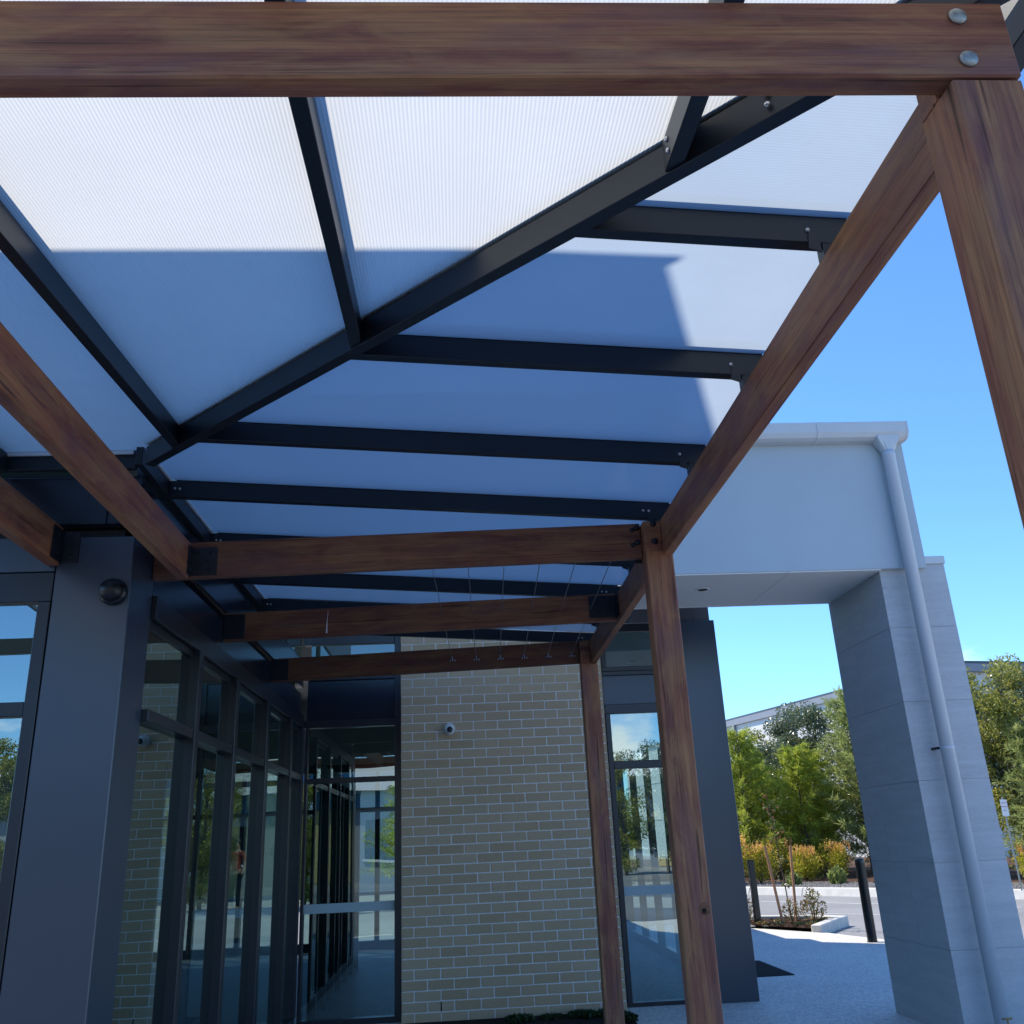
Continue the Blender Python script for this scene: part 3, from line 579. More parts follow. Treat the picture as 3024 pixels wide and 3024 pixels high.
# ------------------------------------------------------------------ timber pergola with polycarbonate roof
pg = thing('timber_pergola', 'oiled timber pergola wrapping the building corner with translucent sheet roof', 'pergola', (1.03, 1.34, 0))
# posts (their own X runs upward)
def post(x0, x1, y0, y1, z1, label=None):
    return bar('post', ((x0+x1)/2, (y0+y1)/2, -0.05), ((x0+x1)/2, (y0+y1)/2, z1), y1-y0, x1-x0, 'timber', pg, up=(1, 0, 0), bevel=0.005, label=label)
pA = post(0.962, 1.102, 1.281, 1.400, 2.786); pB = post(0.978, 1.118, 4.33, 4.43, 2.815); pC = post(1.036, 1.176, 7.36, 7.46, 2.80)
box('post_tongue', (0.978, 1.069, 4.331, 4.43, 2.812, 2.972), 'timber', pB, 0.004)
box('post_tongue', (1.036, 1.118, 7.361, 7.46, 2.797, 2.99), 'timber', pC, 0.004)
box('post_tongue', (0.963, 1.056, 1.335, 1.40, 2.784, 2.97), 'timber', pA, 0.004)
H = 0.186
def beam(a, b, w, m='timber', h=H, **k):
    """a, b: centre of the underside at both ends"""
    return bar('beam', (a[0],a[1],a[2]+h/2), (b[0],b[1],b[2]+h/2), w, h, m, pg, bevel=0.004, **k)
nb = beam((-2.4, 1.331+0.026, 2.79), (1.102, 1.278+0.026, 2.79), 0.052, label='thick front beam with two round bolt heads')
for x, z in ((1.004, 2.936), (1.003, 2.829)): bolt(nb, (x, 1.2785, z), (0.02, -1, 0), 0.0185, 0.009, 'bolt')
rb1 = beam((1.085, 1.34, 2.790), (1.094, 4.425, 2.790), 0.05)
rb2 = beam((1.0945, 4.43, 2.792), (1.148, 7.50, 2.805), 0.05)
lb = beam((-1.333, 1.37, 2.795), (-1.329, 4.412, 2.750), 0.055)
lb2 = beam((-1.862, 1.37, 2.795), (-1.848, 4.160, 2.757), 0.055)
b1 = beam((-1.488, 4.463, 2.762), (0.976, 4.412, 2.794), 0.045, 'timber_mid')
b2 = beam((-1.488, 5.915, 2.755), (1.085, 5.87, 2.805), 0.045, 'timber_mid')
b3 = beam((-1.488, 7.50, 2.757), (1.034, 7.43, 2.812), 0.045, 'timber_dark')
# bolts at the post tops
for z in (2.955, 2.862): bolt(pB, (1.030, 4.329, z), (0, -1, 0), 0.016, 0.014)
for z in (2.955, 2.875):
    bolt(b1, (0.955, 4.388, z), (0, -1, 0), 0.015, 0.014); bolt(b1, (0.93, 4.388, z-0.012), (0, -1, 0), 0.012, 0.012)
build('knot', MB().lathe((1.086, 4.3305, 1.144), [(0.030,0.002),(0.026,-0.0015),(0.014,-0.0035),(0.001,-0.004)], 14, 'y'), 'timber_mid', pB, smooth=True)
build('knot_hollow', MB().lathe((1.083, 4.327, 1.137), [(0.013,0.002),(0.010,-0.0008),(0.001,-0.001)], 10, 'y'), 'soil', pB, smooth=True)
# angle brackets
def bracket(parent, bx, bolts=(), axis=(0, -1, 0)):
    o = box('bracket', bx, 'bracket', parent, 0.0015)
    for p in bolts: bolt(o, p, axis, 0.008, 0.007)
    return o
bracket(b1, (-1.300, -1.172, 4.427, 4.4325, 2.772, 2.918), [(x, 4.427, z) for x in (-1.262, -1.205) for z in (2.80, 2.89)]+[(-1.215, 4.427, 2.845)])
bracket(lb, (-1.302, -1.296, 4.372, 4.427, 2.768, 2.918), [(-1.296, 4.40, z) for z in (2.795, 2.845, 2.895)], (1, 0, 0))
bracket(lb2, (-1.819, -1.813, 4.05, 4.160, 2.77, 2.925), [(-1.813, 4.10, z) for z in (2.80, 2.895)], (1, 0, 0))
bracket(lb2, (-1.813, -1.74, 4.156, 4.1645, 2.77, 2.925), [(-1.775, 4.156, z) for z in (2.80, 2.895)])
bracket(b2, (-1.488, -1.352, 5.884, 5.8905, 2.768, 2.93), [(-1.40, 5.884, z) for z in (2.80, 2.90)])
bracket(b2, (0.905, 1.082, 5.842, 5.8485, 2.825, 2.975), [(0.97, 5.842, z) for z in (2.86, 2.90, 2.94)])
bracket(rb2, (1.080, 1.0865, 5.775, 5.842, 2.822, 2.97))
bracket(b3, (-1.488, -1.345, 7.466, 7.4725, 2.768, 2.935), [(-1.40, 7.466, z) for z in (2.80, 2.90)])
bracket(pB, (0.940, 0.9775, 4.425, 4.432, 2.775, 2.8, ))
# wires strung between the cross beams
for k in range(6):
    xa = -0.118+k*0.196; xb = -0.015+k*0.197
    build('wire', MB().tube((xa, 4.45, 2.884), (xb, 7.44, 2.888), 0.0022, n=6), 'wire', pg)
    yf = 7.4775-0.0278*(xb+1.488)
    hk = build('wire_hook', MB().tube((xb-0.014, yf+0.004, 2.872), (xb-0.014, yf-0.010, 2.872), 0.007, n=8).tube((xb+0.024, yf+0.004, 2.873), (xb+0.024, yf-0.010, 2.873), 0.007, n=8).tube((xb, yf+0.002, 2.905), (xb+0.006, yf-0.012, 2.866), 0.0055, n=8), 'screw', b3)
build('paint_drip', MB().tube((-0.82, 5.868, 2.86), (-0.822, 5.868, 2.785), 0.0022, 0.0055, n=6).tube((-0.815, 5.868, 2.93), (-0.82, 5.868, 2.86), 0.001, 0.002, n=6), 'white', b2)
# steel rafters
SL = 0.072; SF = 0.0669
def zf(y): return 3.120+SF*(y-1.567)
def zr(x): return 3.106+SL*(1.06-x)
RH, RW = 0.088, 0.042
def hipx(y): return 0.862-(y-1.567)*0.9296
def hipy(x): return 1.567+(0.862-x)*1.0757
def rafter(a, b, w=RW, h=RH, name='rafter', **k):
    return bar(name, (a[0],a[1],a[2]-h/2), (b[0],b[1],b[2]-h/2), w, h, 'steel', pg, bevel=0.002, **k)
def screws(o, pts, d, r=0.007):
    for p in pts: bolt(o, p, d, r, 0.007, 'screw', 'screw')
RY = [2.119, 2.891, 3.703, 4.449, 5.298, 6.090, 6.861, 7.602]
XL = -1.44
def xin(y): return 1.0595+max(0, (y-4.4))*0.0176
for y in RY:
    xr = xin(y)-0.001; xe = xr+0.12
    xl = max(hipx(y)+0.016, XL)
    o = rafter((xl, y, zr(xl)), (xe, y, zr(xe)))
    ye = y-RW/2
    screws(o, [(xr-0.030, ye, zr(xr)-0.046)] if y < 4 else [(xr-0.022, ye, zr(xr)-0.044), (xr-0.052, ye, zr(xr)-0.042)], (0, -1, 0))
    if xl == XL: screws(o, [(xl+0.03, ye, zr(xl)-0.045), (xl+0.055, ye, zr(xl)-0.048)], (0, -1, 0))
    build('cleat', MB().add([(xr-0.036, ye-0.0035, 2.998), (xr, ye-0.0035, 2.985), (xr, ye-0.0035, 3.06), (xr-0.030, ye-0.0035, 3.05), (xr-0.036, ye-0.0004, 2.998), (xr, ye-0.0004, 2.985), (xr, ye-0.0004, 3.06), (xr-0.030, ye-0.0004, 3.05)],
        [(0,1,2,3),(7,6,5,4),(0,4,5,1),(1,5,6,2),(2,6,7,3),(3,7,4,0)]), 'steel', o)
for y in RY:
    box('packer', (xin(y)+0.006, xin(y)+0.044, y-0.02, y+0.02, 2.97, zr(1.08)-RH), 'steel', pg)
RX = [0.585, -0.318, -1.215, -2.10]
for x in RX:
    yl = min(hipy(x)-0.016, 4.07)
    o = rafter((x, 1.17, zf(1.17)), (x, yl, zf(yl)))
    if x > 0:
        screws(o, [(x-RW/2, yl-0.05, zf(yl)-0.03), (x-RW/2, yl-0.05, zf(yl)-0.066)], (-1, 0, 0), 0.008)
# hip rafter to the outer corner, with the deep flashing along its left side
ha = Vector((hipx(1.17), 1.17, zf(1.17)-0.004)); hb = Vector((hipx(4.0), 4.0, zf(4.0)-0.004))
hip = rafter(ha, hb, 0.046, 0.092, 'hip_rafter')
hd = (hb-ha).normalized(); hn = Vector((-hd.y, hd.x, 0))
if hn.dot(Vector((-1, -1, 0))) < 0: hn = -hn
screws(hip, [ha+hd*(0.66)+hn*0.03+Vector((0,0,-0.03)), ha+hd*0.66+hn*0.03+Vector((0,0,-0.062))], hn, 0.008)
screws(hip, [hb-hd*0.05-hn*0.028+Vector((0,0,-0.04)), hb-hd*0.09-hn*0.028+Vector((0,0,-0.04))], -hn, 0.008)
# ledgers at the building
o = bar('ledger', (XL-0.018, 4.02, zr(XL)-0.03), (XL-0.018, 7.63, zr(XL)-0.03), 0.034, 0.10, 'steel', pg, bevel=0.002)
bar('edge_trim', (XL+0.004, 4.05, zr(XL)+0.006), (XL+0.004, 7.60, zr(XL)+0.006), 0.012, 0.018, 'polyedge', o, bevel=0.001)
o = bar('ledger', (-4.0, 4.09, zf(4.09)-0.03), (XL-0.05, 4.09, zf(4.09)-0.03), 0.034, 0.10, 'steel', pg, bevel=0.002)
bar('edge_trim', (-4.0, 4.06, zf(4.06)-0.004), (XL-0.06, 4.06, zf(4.06)-0.004), 0.012, 0.018, 'polyedge', o, bevel=0.001)
# outer eave trim
bar('eave_trim', (1.24, 1.12, 3.07), (1.29, 7.63, 3.07), 0.06, 0.13, 'steel', pg, bevel=0.002)
bar('eave_trim', (-3.9, 1.10, 3.08), (1.20, 1.10, 3.08), 0.06, 0.12, 'steel', pg, bevel=0.002)
# ribbed translucent sheets: real flutes, one sheet per bay
RIB = 0.0100
def sheet_front(xa, xb):
    mb = MB(); n = max(2, int(round((xb-xa)/(RIB/2)))); n += n % 2
    vs = []; ym = []
    for i in range(n+1):
        x = xa+(xb-xa)*i/n; ye = min(hipy(x)-0.004, 4.06); up = 0.0 if i % 2 else 0.0009
        a = (x, 1.145, zf(1.145)+0.008+up); b = (x, ye, zf(ye)+0.008+up); vs += [a, b]
    mb.add(vs, [(2*i, 2*i+1, 2*i+3, 2*i+2) for i in range(n)]); return mb
def sheet_right(ya, yb):
    mb = MB(); n = max(2, int(round((yb-ya)/(RIB/2)))); n += n % 2; vs = []
    for i in range(n+1):
        y = ya+(yb-ya)*i/n; xl = max(hipx(y)+0.004, XL+0.01); xr = 1.195+max(0, y-1.1)*0.008; up = 0.0 if i % 2 else 0.0004
        vs += [(xl, y, zr(xl)+0.008+up), (xr, y, zr(xr)+0.008+up)]
    mb.add(vs, [(2*i, 2*i+1, 2*i+3, 2*i+2) for i in range(n)]); return mb
EX = [1.15, 0.585, -0.318, -1.215, -2.10, -2.96]
for a, b in zip(EX[1:], EX[:-1]):
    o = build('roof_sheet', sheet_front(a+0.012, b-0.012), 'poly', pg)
    # glazing bar standing proud of the sheet along its left edge
    ye = min(hipy(a)-0.05, 4.04)
    bar('glazing_bar', (a, 1.16, zf(1.16)+0.034), (a, ye, zf(ye)+0.034), 0.03, 0.05, 'steel', o, bevel=0.002)
EY = [1.17]+RY
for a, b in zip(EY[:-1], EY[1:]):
    o = build('roof_sheet', sheet_right(a+0.012, b-0.012), 'poly_dim', pg)  # right wing uses the colour-dimmed copy of the sheet
    if b < 7.5:
        xl = max(hipx(b)+0.05, XL+0.03)
        bar('glazing_bar', (xl, b, zr(xl)+0.034), (1.16, b, zr(1.16)+0.034), 0.03, 0.05, 'steel', o, bevel=0.002)
bar('hip_cap', ha+Vector((0,0,0.03)), hb+Vector((0,0,0.03)), 0.06, 0.03, 'steel', hip, bevel=0.002)

# ------------------------------------------------------------------ bollards, mat, sign, stakes
def bollard(x, y, z, h, r, label):
    t = thing('bollard', label, 'bollard', (x, y, z), 'black bollards at the car park edge')
    build('post', MB().lathe((x, y, z-0.04), [(r,0),(r,h-0.02),(r*0.96,h+0.012),(r*0.86,h+0.03),(r*0.5,h+0.04),(0.001,h+0.042)], 28), 'black', t, smooth=False)
    build('base_flange', MB().lathe((x, y, z-0.003), [(r*1.18,0),(r*1.18,0.006),(r*1.02,0.010)], 28), 'black', t)
bollard(5.405, 12.843, 0.0, 1.03, 0.063, 'round black bollard standing alone on the paving near the grey pier')
t = thing('bollard', 'square black bollard beside the dark entry column and the planted island', 'bollard', (4.725, 15.5, 0.03), 'black bollards at the car park edge')
box('post', (4.678, 4.772, 15.47, 15.56, 0.0, 0.985), 'black', t, 0.006); box('cap', (4.675, 4.775, 15.467, 15.563, 0.986, 0.994), 'black', t, 0.002)
mt = thing('door_mat', 'flat black entrance mat on the paving past the dark column', 'mat', (3.15, 11.05, 0))
box('rubber_base', (2.80, 3.505, 10.45, 11.65, 0.0005, 0.010), 'rubber', mt, 0.003)
for k in range(34):
    y = 10.49+k*0.0333; box('rib', (2.83, 3.475, y, y+0.018, 0.0102, 0.0135), 'rubber', mt)
sg = thing('parking_sign', 'small white parking sign with red lettering on a thin galvanised post', 'sign', (10.95, 18.55, 0.1))
build('post', MB().tube((10.95,18.56,-0.05),(10.955,18.56,1.85),0.016,n=12), 'bolt', sg)
plate = box('plate', (10.880, 11.020, 18.532, 18.538, 1.482, 1.796), 'white', sg, 0.002)
for i, tx in enumerate(('VISITOR', 'PARKING', 'ONLY')):
    cu = bpy.data.curves.new('lettering', 'FONT'); cu.body = tx; cu.size = 0.032; cu.align_x = 'CENTER'; cu.extrude = 0.0006
    tmp = bpy.data.objects.new('tmp', cu); COL.objects.link(tmp); dg = bpy.context.evaluated_depsgraph_get()
    me = bpy.data.meshes.new_from_object(tmp.evaluated_get(dg)); bpy.data.objects.remove(tmp); me.materials.clear(); me.materials.append(M['signred'])
    put(bpy.data.objects.new('lettering', me), plate, Matrix.Translation((10.95, 18.5312, 1.722-0.072*i)) @ Matrix.Rotation(R(90), 4, 'X'))
for a, b, lb_ in (((5.036,15.218,0.0),(4.904,15.25,1.195),'leaning raw timber stake left of the young tree'),((5.347,15.519,0.0),(5.43,15.56,1.18),'upright raw timber stake right of the young tree')):
    t = bar('tree_stake', a, b, 0.036, 0.036, 'stake', None, up=(0,1,0), bevel=0.003, label=lb_, cat='stake', group='timber stakes on the island')

# ------------------------------------------------------------------ foliage
def leaf_mesh(name, quads, m, extra=None):
    """quads: list of (centre, dir along, dir across, length, width, var)"""
    vs = []; fs = []; var = []
    for c, d, s, l, w, q in quads:
        k = len(vs); a = c-d*(l*0.5); b = c+d*(l*0.5); mid = c+d*(l*0.05)
        vs += [a, mid+s*(w*0.5), b, mid-s*(w*0.5)]; fs.append((k, k+1, k+2, k+3)); var += [q]*4
    me = bpy.data.meshes.new(name); me.from_pydata([tuple(v) for v in vs], [], fs)
    at = me.attributes.new('leafvar', 'FLOAT', 'POINT'); at.data.foreach_set('value', var)
    me.materials.append(M[m]); return me
def rv(rg): 
    while True:
        v = Vector((rg.uniform(-1,1), rg.uniform(-1,1), rg.uniform(-1,1)))
        if 0.01 < v.length < 1: return v.normalized()
def feather_tree(seed, h, spread, nb=95, per=120):
    rg = random.Random(seed); quads = []; trunk = MB()
    p = [(0,0,-0.1)]; rs = [0.055*h/4]
    for i in range(1, 8):
        p.append((rg.uniform(-.04,.04)*h/4, rg.uniform(-.04,.04)*h/4, h*i/7*0.96)); rs.append(0.055*h/4*(1-i/8.2))
    trunk.chain(p, rs, 7)
    for b in range(nb):
        t = (b+0.5)/nb; z0 = h*(0.06+0.88*t); az = b*2.399+rg.uniform(-.5,.5)
        ln = spread*(1-t*0.86)*rg.uniform(0.6, 1.15)+0.18; rise = rg.uniform(0.25, 0.8)
        d = Vector((math.cos(az), math.sin(az), 0)); base = Vector((0, 0, z0))
        tip = base+d*ln+Vector((0,0,ln*rise*0.75)); midp = base+d*ln*0.55+Vector((0,0,ln*rise*0.5))
        trunk.chain([base, midp, tip], [0.012, 0.007, 0.003], 4)
        for k in range(per):
            s = rg.uniform(0.12, 1.05); pt = base.lerp(midp, s/0.55) if s < 0.55 else midp.lerp(tip, (s-0.55)/0.45)
            dr = (d*rg.uniform(0.3,1.1)+rv(rg)*0.75+Vector((0,0,rg.uniform(-0.25,0.75)))).normalized()
            l = rg.uniform(0.10, 0.26); pt = pt+dr*l*0.5+rv(rg)*0.03
            quads.append((pt, dr, dr.cross(rv(rg)).normalized(), l, rg.uniform(0.014, 0.028), min(1, max(0, 0.35+0.5*s*rg.random()+0.2*rg.random()))))
    return trunk, quads
def leafy_tree(seed, h, rx, n=9000, leaf=0.085, low=0.15):
    rg = random.Random(seed); quads = []; trunk = MB()
    p = [(0,0,-0.1),(0.03,0.02,h*0.25),(-0.03,0.04,h*0.5),(0.02,-0.03,h*0.75),(0,0,h*0.93)]; trunk.chain(p, [0.07,0.06,0.045,0.025,0.008], 7)
    blobs = []
    for i in range(46):
        t = rg.random(); z = h*(low+(0.97-low)*t); rr = rx*math.sin(math.pi*min(1, 0.22+0.76*(1-t)))**0.7
        az = rg.uniform(0, 6.283); r = rr*math.sqrt(rg.random())*0.95
        c = Vector((math.cos(az)*r, math.sin(az)*r, z)); blobs.append((c, rx*rg.uniform(0.2, 0.40)))
        trunk.chain([(0,0,max(0.2,z-rr*0.5)), tuple(c)], [0.018, 0.005], 4)
    for i in range(n):
        c, r = blobs[rg.randrange(len(blobs))]; u = rv(rg); pt = c+Vector((u.x, u.y, u.z*0.85))*r*(rg.random()**0.4)
        d = (u*0.6+rv(rg)+Vector((0,0,-0.3))).normalized()
        quads.append((pt, d, d.cross(rv(rg)).normalized(), leaf*rg.uniform(0.7,1.3), leaf*rg.uniform(0.32,0.55), rg.random()))
    return trunk, quads
def meshes_of(kind, tr, lm):
    trunk, quads = tr; me1 = trunk.mesh('trunk'); me1.materials.append(M['bark']); return me1, leaf_mesh('crown', quads, lm)
PROTO = {
 'feather_a': meshes_of('f', feather_tree(11, 3.6, 1.25), 'leaf_feather'),
 'feather_b': meshes_of('f', feather_tree(12, 4.2, 1.45, 105, 120), 'leaf_feather'),
 'feather_c': meshes_of('f', feather_tree(13, 4.8, 1.35, 115, 120), 'leaf_feather_pale'),
 'dark_a': meshes_of('d', leafy_tree(21, 5.4, 1.5, 17000, 0.115), 'leaf_dark'),
 'dark_b': meshes_of('d', leafy_tree(22, 5.8, 1.7, 17000, 0.125), 'leaf_dark'),
 'olive': meshes_of('o', leafy_tree(23, 5.0, 1.35, 17000, 0.105, 0.06), 'leaf_olive'),
}
def tree(proto, x, y, s, rz, label, z=0.1, group='garden trees across the road', name='garden_tree', sz=None):
    t = bpy.data.objects.new(name, None); mw = Matrix.Translation((x, y, z)) @ Matrix.Rotation(rz, 4, 'Z') @ Matrix.Diagonal((s, s, sz or s, 1))
    COL.objects.link(t); t.matrix_world = mw; WM[t.name] = mw; tag(t, label, 'tree', group)
    for nm, me in zip(('trunk', 'crown'), PROTO[proto]):
        o = bpy.data.objects.new(nm, me); COL.objects.link(o); o.parent = t
    return t
tree('feather_a', 10.0, 27.2, 1.02, 0.4, 'bright green feathery young conifer, middle one of the row behind the shrubs')
tree('feather_b', 8.45, 27.6, 1.02, 1.9, 'tall bright feathery conifer next to the dark entry column')
tree('feather_c', 11.55, 26.6, 1.08, 2.6, 'grey green feathery conifer half hidden behind the tiled pier')
tree('feather_a', 9.1, 28.7, 0.95, 3.6, 'small feathery conifer squeezed between two taller ones')
tree('dark_a', 10.2, 30.4, 0.80, 0.0, 'dark glossy leaved tree with its top against the white warehouse wall')
tree('dark_b', 12.0, 30.6, 0.90, 1.2, 'tallest dark leaved tree beside the grey pier, in front of the warehouse')
tree('dark_a', 8.4, 31.5, 0.72, 2.2, 'low dark leaved tree at the left end of the row')
tree('olive', 11.2, 31.8, 0.92, 0.9, 'brownish olive tree crown between the dark trees')
tree('dark_b', 13.4, 28.6, 0.9, 4.0, 'dark leaved tree wholly behind the pier')
tree('olive', 12.9, 20.9, 0.96, 0.5, 'olive green bushy tree right of the pier, behind the sign', name='garden_tree')
tree('dark_a', 13.9, 21.2, 0.93, 2.9, 'dark leaved tree at the right edge of the picture')
tree('feather_c', 12.55, 19.75, 0.72, 1.1, 'feathery conifer just behind the parking sign')
tree('feather_b', 13.35, 19.4, 0.62, 4.4, 'lower feathery conifer at the right frame edge')
tree('olive', 14.6, 22.8, 1.05, 4.1, 'tall olive tree farthest right against the cloud')
tree('dark_b', 12.4, 23.0, 0.82, 5.0, 'dark tree directly right of the pier edge')
tree('olive', 11.9, 24.2, 0.78, 3.0, 'olive tree hugging the right edge of the pier')
tree('feather_b', 9.35, 29.7, 0.78, 0.7, 'feathery conifer in the gap between the taller ones')
tree('olive', 11.0, 28.9, 0.62, 1.6, 'short olive bushy tree low behind the middle conifer')
tree('olive', 8.0, 29.3, 0.70, 2.4, 'olive bushy tree low at the left end beside the entry column')
tree('olive', 12.5, 28.0, 0.72, 3.3, 'olive bushy tree low beside the left edge of the pier')
tree('feather_b', 10.75, 27.9, 0.86, 5.2, 'feathery conifer half hidden behind the middle one')
# trees behind the viewer, seen only in the glass
for i, (x, y, s, p) in enumerate(((-13,-21,1.0,'olive'),(-10.6,-22.5,1.1,'dark_a'),(-16,-20.5,0.95,'dark_b'),(-19,-22,1.05,'olive'),(-7.6,-23,0.9,'feather_c'),(6.5,-19,0.9,'olive'),(8.2,-19.5,1.0,'dark_a'),(-2.0,-20.5,0.8,'olive'))):
    tree(p, x, y, s, i*1.3, 'leafy tree behind the viewer, reflected in the office glass', 0.0, 'trees reflected in the glass', 'reflected_tree')
for i, (x, y, s, p) in enumerate(((-4.2,27,0.95,'olive'),(-1.2,28.5,1.0,'feather_b'),(-7.5,29,1.05,'olive'),(0.8,26.5,0.8,'feather_a'),(4.2,26.5,0.85,'olive'),(3.2,27.5,0.9,'feather_b'))):
    tree(p, x, y, s, i*1.7, 'leafy tree beyond the building, seen through the office glass', 0.0, 'trees seen through the building', 'courtyard_tree')

def shrub_mesh(seed, rx, h, n=3600):
    rg = random.Random(seed); quads = []; st = MB()
    for i in range(9):
        a = rg.uniform(0, 6.28); st.chain([(0,0,-0.05),(math.cos(a)*rx*0.35,math.sin(a)*rx*0.35,h*0.5),(math.cos(a)*rx*0.6,math.sin(a)*rx*0.6,h*0.8)], [0.012,0.008,0.004], 4)
    lob = [(Vector((rg.uniform(-.5,.5)*rx, rg.uniform(-.5,.5)*rx, h*rg.uniform(0.35,0.72))), rg.uniform(0.40,0.62)) for _ in range(11)]
    for i in range(n):
        c, k = lob[rg.randrange(11)]; u = rv(rg); f = rg.random()**0.33
        pt = c+Vector((u.x*rx*k, u.y*rx*k, u.z*h*k*0.78))*f
        if pt.z < 0.03: continue
        d = (u*0.8+rv(rg)*0.7+Vector((0,0,0.35))).normalized(); tip = max(0, f-0.72)/0.28*(0.35+0.65*max(0,(pt.z/h)-0.25))*rg.choice((0.2,0.7,1.2))
        quads.append((pt, d, d.cross(rv(rg)).normalized(), rg.uniform(0.035,0.065), rg.uniform(0.018,0.03), min(1, tip)))
    for i in range(34):
        a = rg.uniform(0,6.28); r = rx*rg.random()**0.5*0.8; b = Vector((math.cos(a)*r, math.sin(a)*r, h*rg.uniform(0.78,0.92)))
        for k in range(9):
            d = (rv(rg)*0.6+Vector((0,0,1))).normalized(); quads.append((b+Vector((0,0,0.016*k))+rv(rg)*0.015, d, d.cross(rv(rg)).normalized(), 0.05, 0.02, rg.uniform(0.7,1)))
    m1 = st.mesh('stems'); m1.materials.append(M['bark']); return m1, leaf_mesh('foliage', quads, 'leaf_shrub')
SH = [shrub_mesh(31, 0.40, 0.80), shrub_mesh(32, 0.42, 0.72)]
def shrub(k, x, y, s, rz, label, z=0.12):
    t = bpy.data.objects.new('clipped_shrub', None); COL.objects.link(t); t.matrix_world = Matrix.Translation((x,y,z)) @ Matrix.Rotation(rz,4,'Z') @ Matrix.Diagonal((s,s,s,1))
    tag(t, label, 'shrub', 'orange tipped shrubs along the garden bed')
    for nm, me in zip(('stems','foliage'), SH[k]): o = bpy.data.objects.new(nm, me); COL.objects.link(o); o.parent = t
shrub(0, 7.87, 25.12, 1.12, 0.3, 'orange tipped shrub behind the square bollard, partly in shade')
shrub(1, 9.16, 25.3, 1.12, 1.2, 'round orange and green shrub behind the upright stake')
shrub(0, 10.16, 25.5, 1.08, 2.0, 'orange topped shrub with a tall orange shoot left of the round bollard')
shrub(1, 8.85, 26.5, 1.4, 3.0, 'yellow green shrub in the second row behind the stakes')
shrub(0, 7.3, 25.6, 1.4, 4.0, 'pink tipped tall shrub beside the dark entry column')
shrub(1, 11.25, 24.3, 0.85, 5.0, 'yellow shrub mostly hidden by the left edge of the pier')
shrub(0, 12.05, 19.75, 0.95, 0.9, 'orange shrub at the foot of the parking sign')
shrub(1, 12.9, 18.9, 0.9, 2.9, 'orange green shrub at the far right frame edge')
# tall orange shoot
# young staked tree
def sapling():
    rg = random.Random(5); st = MB(); qs = []
    st.chain([(5.23,15.38,-0.02),(5.20,15.38,0.5),(5.17,15.39,1.0),(5.13,15.4,1.5),(5.09,15.4,2.05)], [0.011,0.010,0.008,0.006,0.003], 6)
    for i in range(26):
        z = rg.uniform(0.45, 2.0); a = rg.uniform(0, 6.28); b = Vector((5.23-0.07*z, 15.38, z)); e = b+Vector((math.cos(a)*0.13, math.sin(a)*0.13, rg.uniform(0.05,0.2)))
        st.chain([b, e], [0.004, 0.0015], 4)
        for k in range(9):
            p = b.lerp(e, rg.uniform(0.3,1.15)); d = (rv(rg)+Vector((0,0,-0.2))).normalized(); qs.append((p+d*0.02, d, d.cross(rv(rg)).normalized(), rg.uniform(0.04,0.075), rg.uniform(0.015,0.028), 1.0 if rg.random() < 0.25 and z > 1.1 else rg.uniform(0,0.25)))
    t = thing('young_tree', 'thin young tree with sparse red and yellow leaves between two stakes', 'tree', (5.23,15.38,0.03))
    build('stem', st, 'bark', t); o = bpy.data.objects.new('leaves', leaf_mesh('leaves', qs, 'leaf_sap')); put(o, t)
sapling()
def clump(name, x, y, z, rx, h, n, leaf, m, label, cat, seed, up=0.6, group=None, loose=False):
    rg = random.Random(seed); qs = []; st = MB()
    for i in range(7):
        a = rg.uniform(0,6.28); st.chain([(x,y,z-0.03),(x+math.cos(a)*rx*0.5,y+math.sin(a)*rx*0.5,z+h*0.7)], [0.006,0.002], 4)
    for i in range(n):
        a = rg.uniform(0,6.28); r = rx*rg.random()**0.6; f = rg.random()**0.7; p = Vector((x+math.cos(a)*r, y+math.sin(a)*r, z+0.01+h*f*(1-0.5*(r/rx)**2)))
        d = (rv(rg)*0.7+Vector((math.cos(a)*0.5, math.sin(a)*0.5, up))).normalized()
        qs.append((p, d, d.cross(rv(rg)).normalized(), leaf*rg.uniform(0.7,1.3), leaf*rg.uniform(0.25,0.5), rg.random()*0.6))
    t = thing(name, label, cat, (x,y,z), group); build('stems', st, 'bark', t); o = bpy.data.objects.new('leaves', leaf_mesh('leaves', qs, m)); put(o, t)
clump('leafy_plant', 5.62, 15.42, 0.04, 0.20, 0.52, 420, 0.06, 'leaf_sap', 'small leafy plant right of the upright stake', 'plant', 41)
clump('leafy_plant', 5.22, 15.32, 0.04, 0.16, 0.36, 260, 0.05, 'leaf_sap', 'low leafy growth round the foot of the young tree', 'plant', 42)
clump('leafy_plant', 4.62, 15.62, 0.03, 0.14, 0.42, 240, 0.05, 'leaf_sap', 'leafy plant at the foot of the square bollard', 'plant', 43)
for i, (x, y, r) in enumerate(((4.72,15.30,0.11),(4.93,15.10,0.10),(5.15,14.86,0.09),(5.33,14.78,0.11),(5.62,15.05,0.12),(5.45,15.05,0.10),(5.05,15.5,0.10))):
    clump('ground_cover', x, y, 0.04, r, 0.055, 110, 0.035, 'leaf_low' if i % 3 else 'leaf_sap', ('creeping ground cover tuft at the island edge by the bollard','pale creeping tuft left of the leaning stake','green tuft at the front point of the island','green tuft beside the island kerb end','creeping tuft along the island kerb','tuft in the middle of the mulch','tuft behind the leaning stake')[i], 'ground cover', 50+i, 0.4, 'creeping tufts on the island')
clump('grass_tuft', 9.3, 23.6, 0.1, 0.20, 0.34, 260, 0.22, 'leaf_feather_pale', 'grey green strappy tuft on the gravel below the orange shrub', 'plant', 61, 1.0)
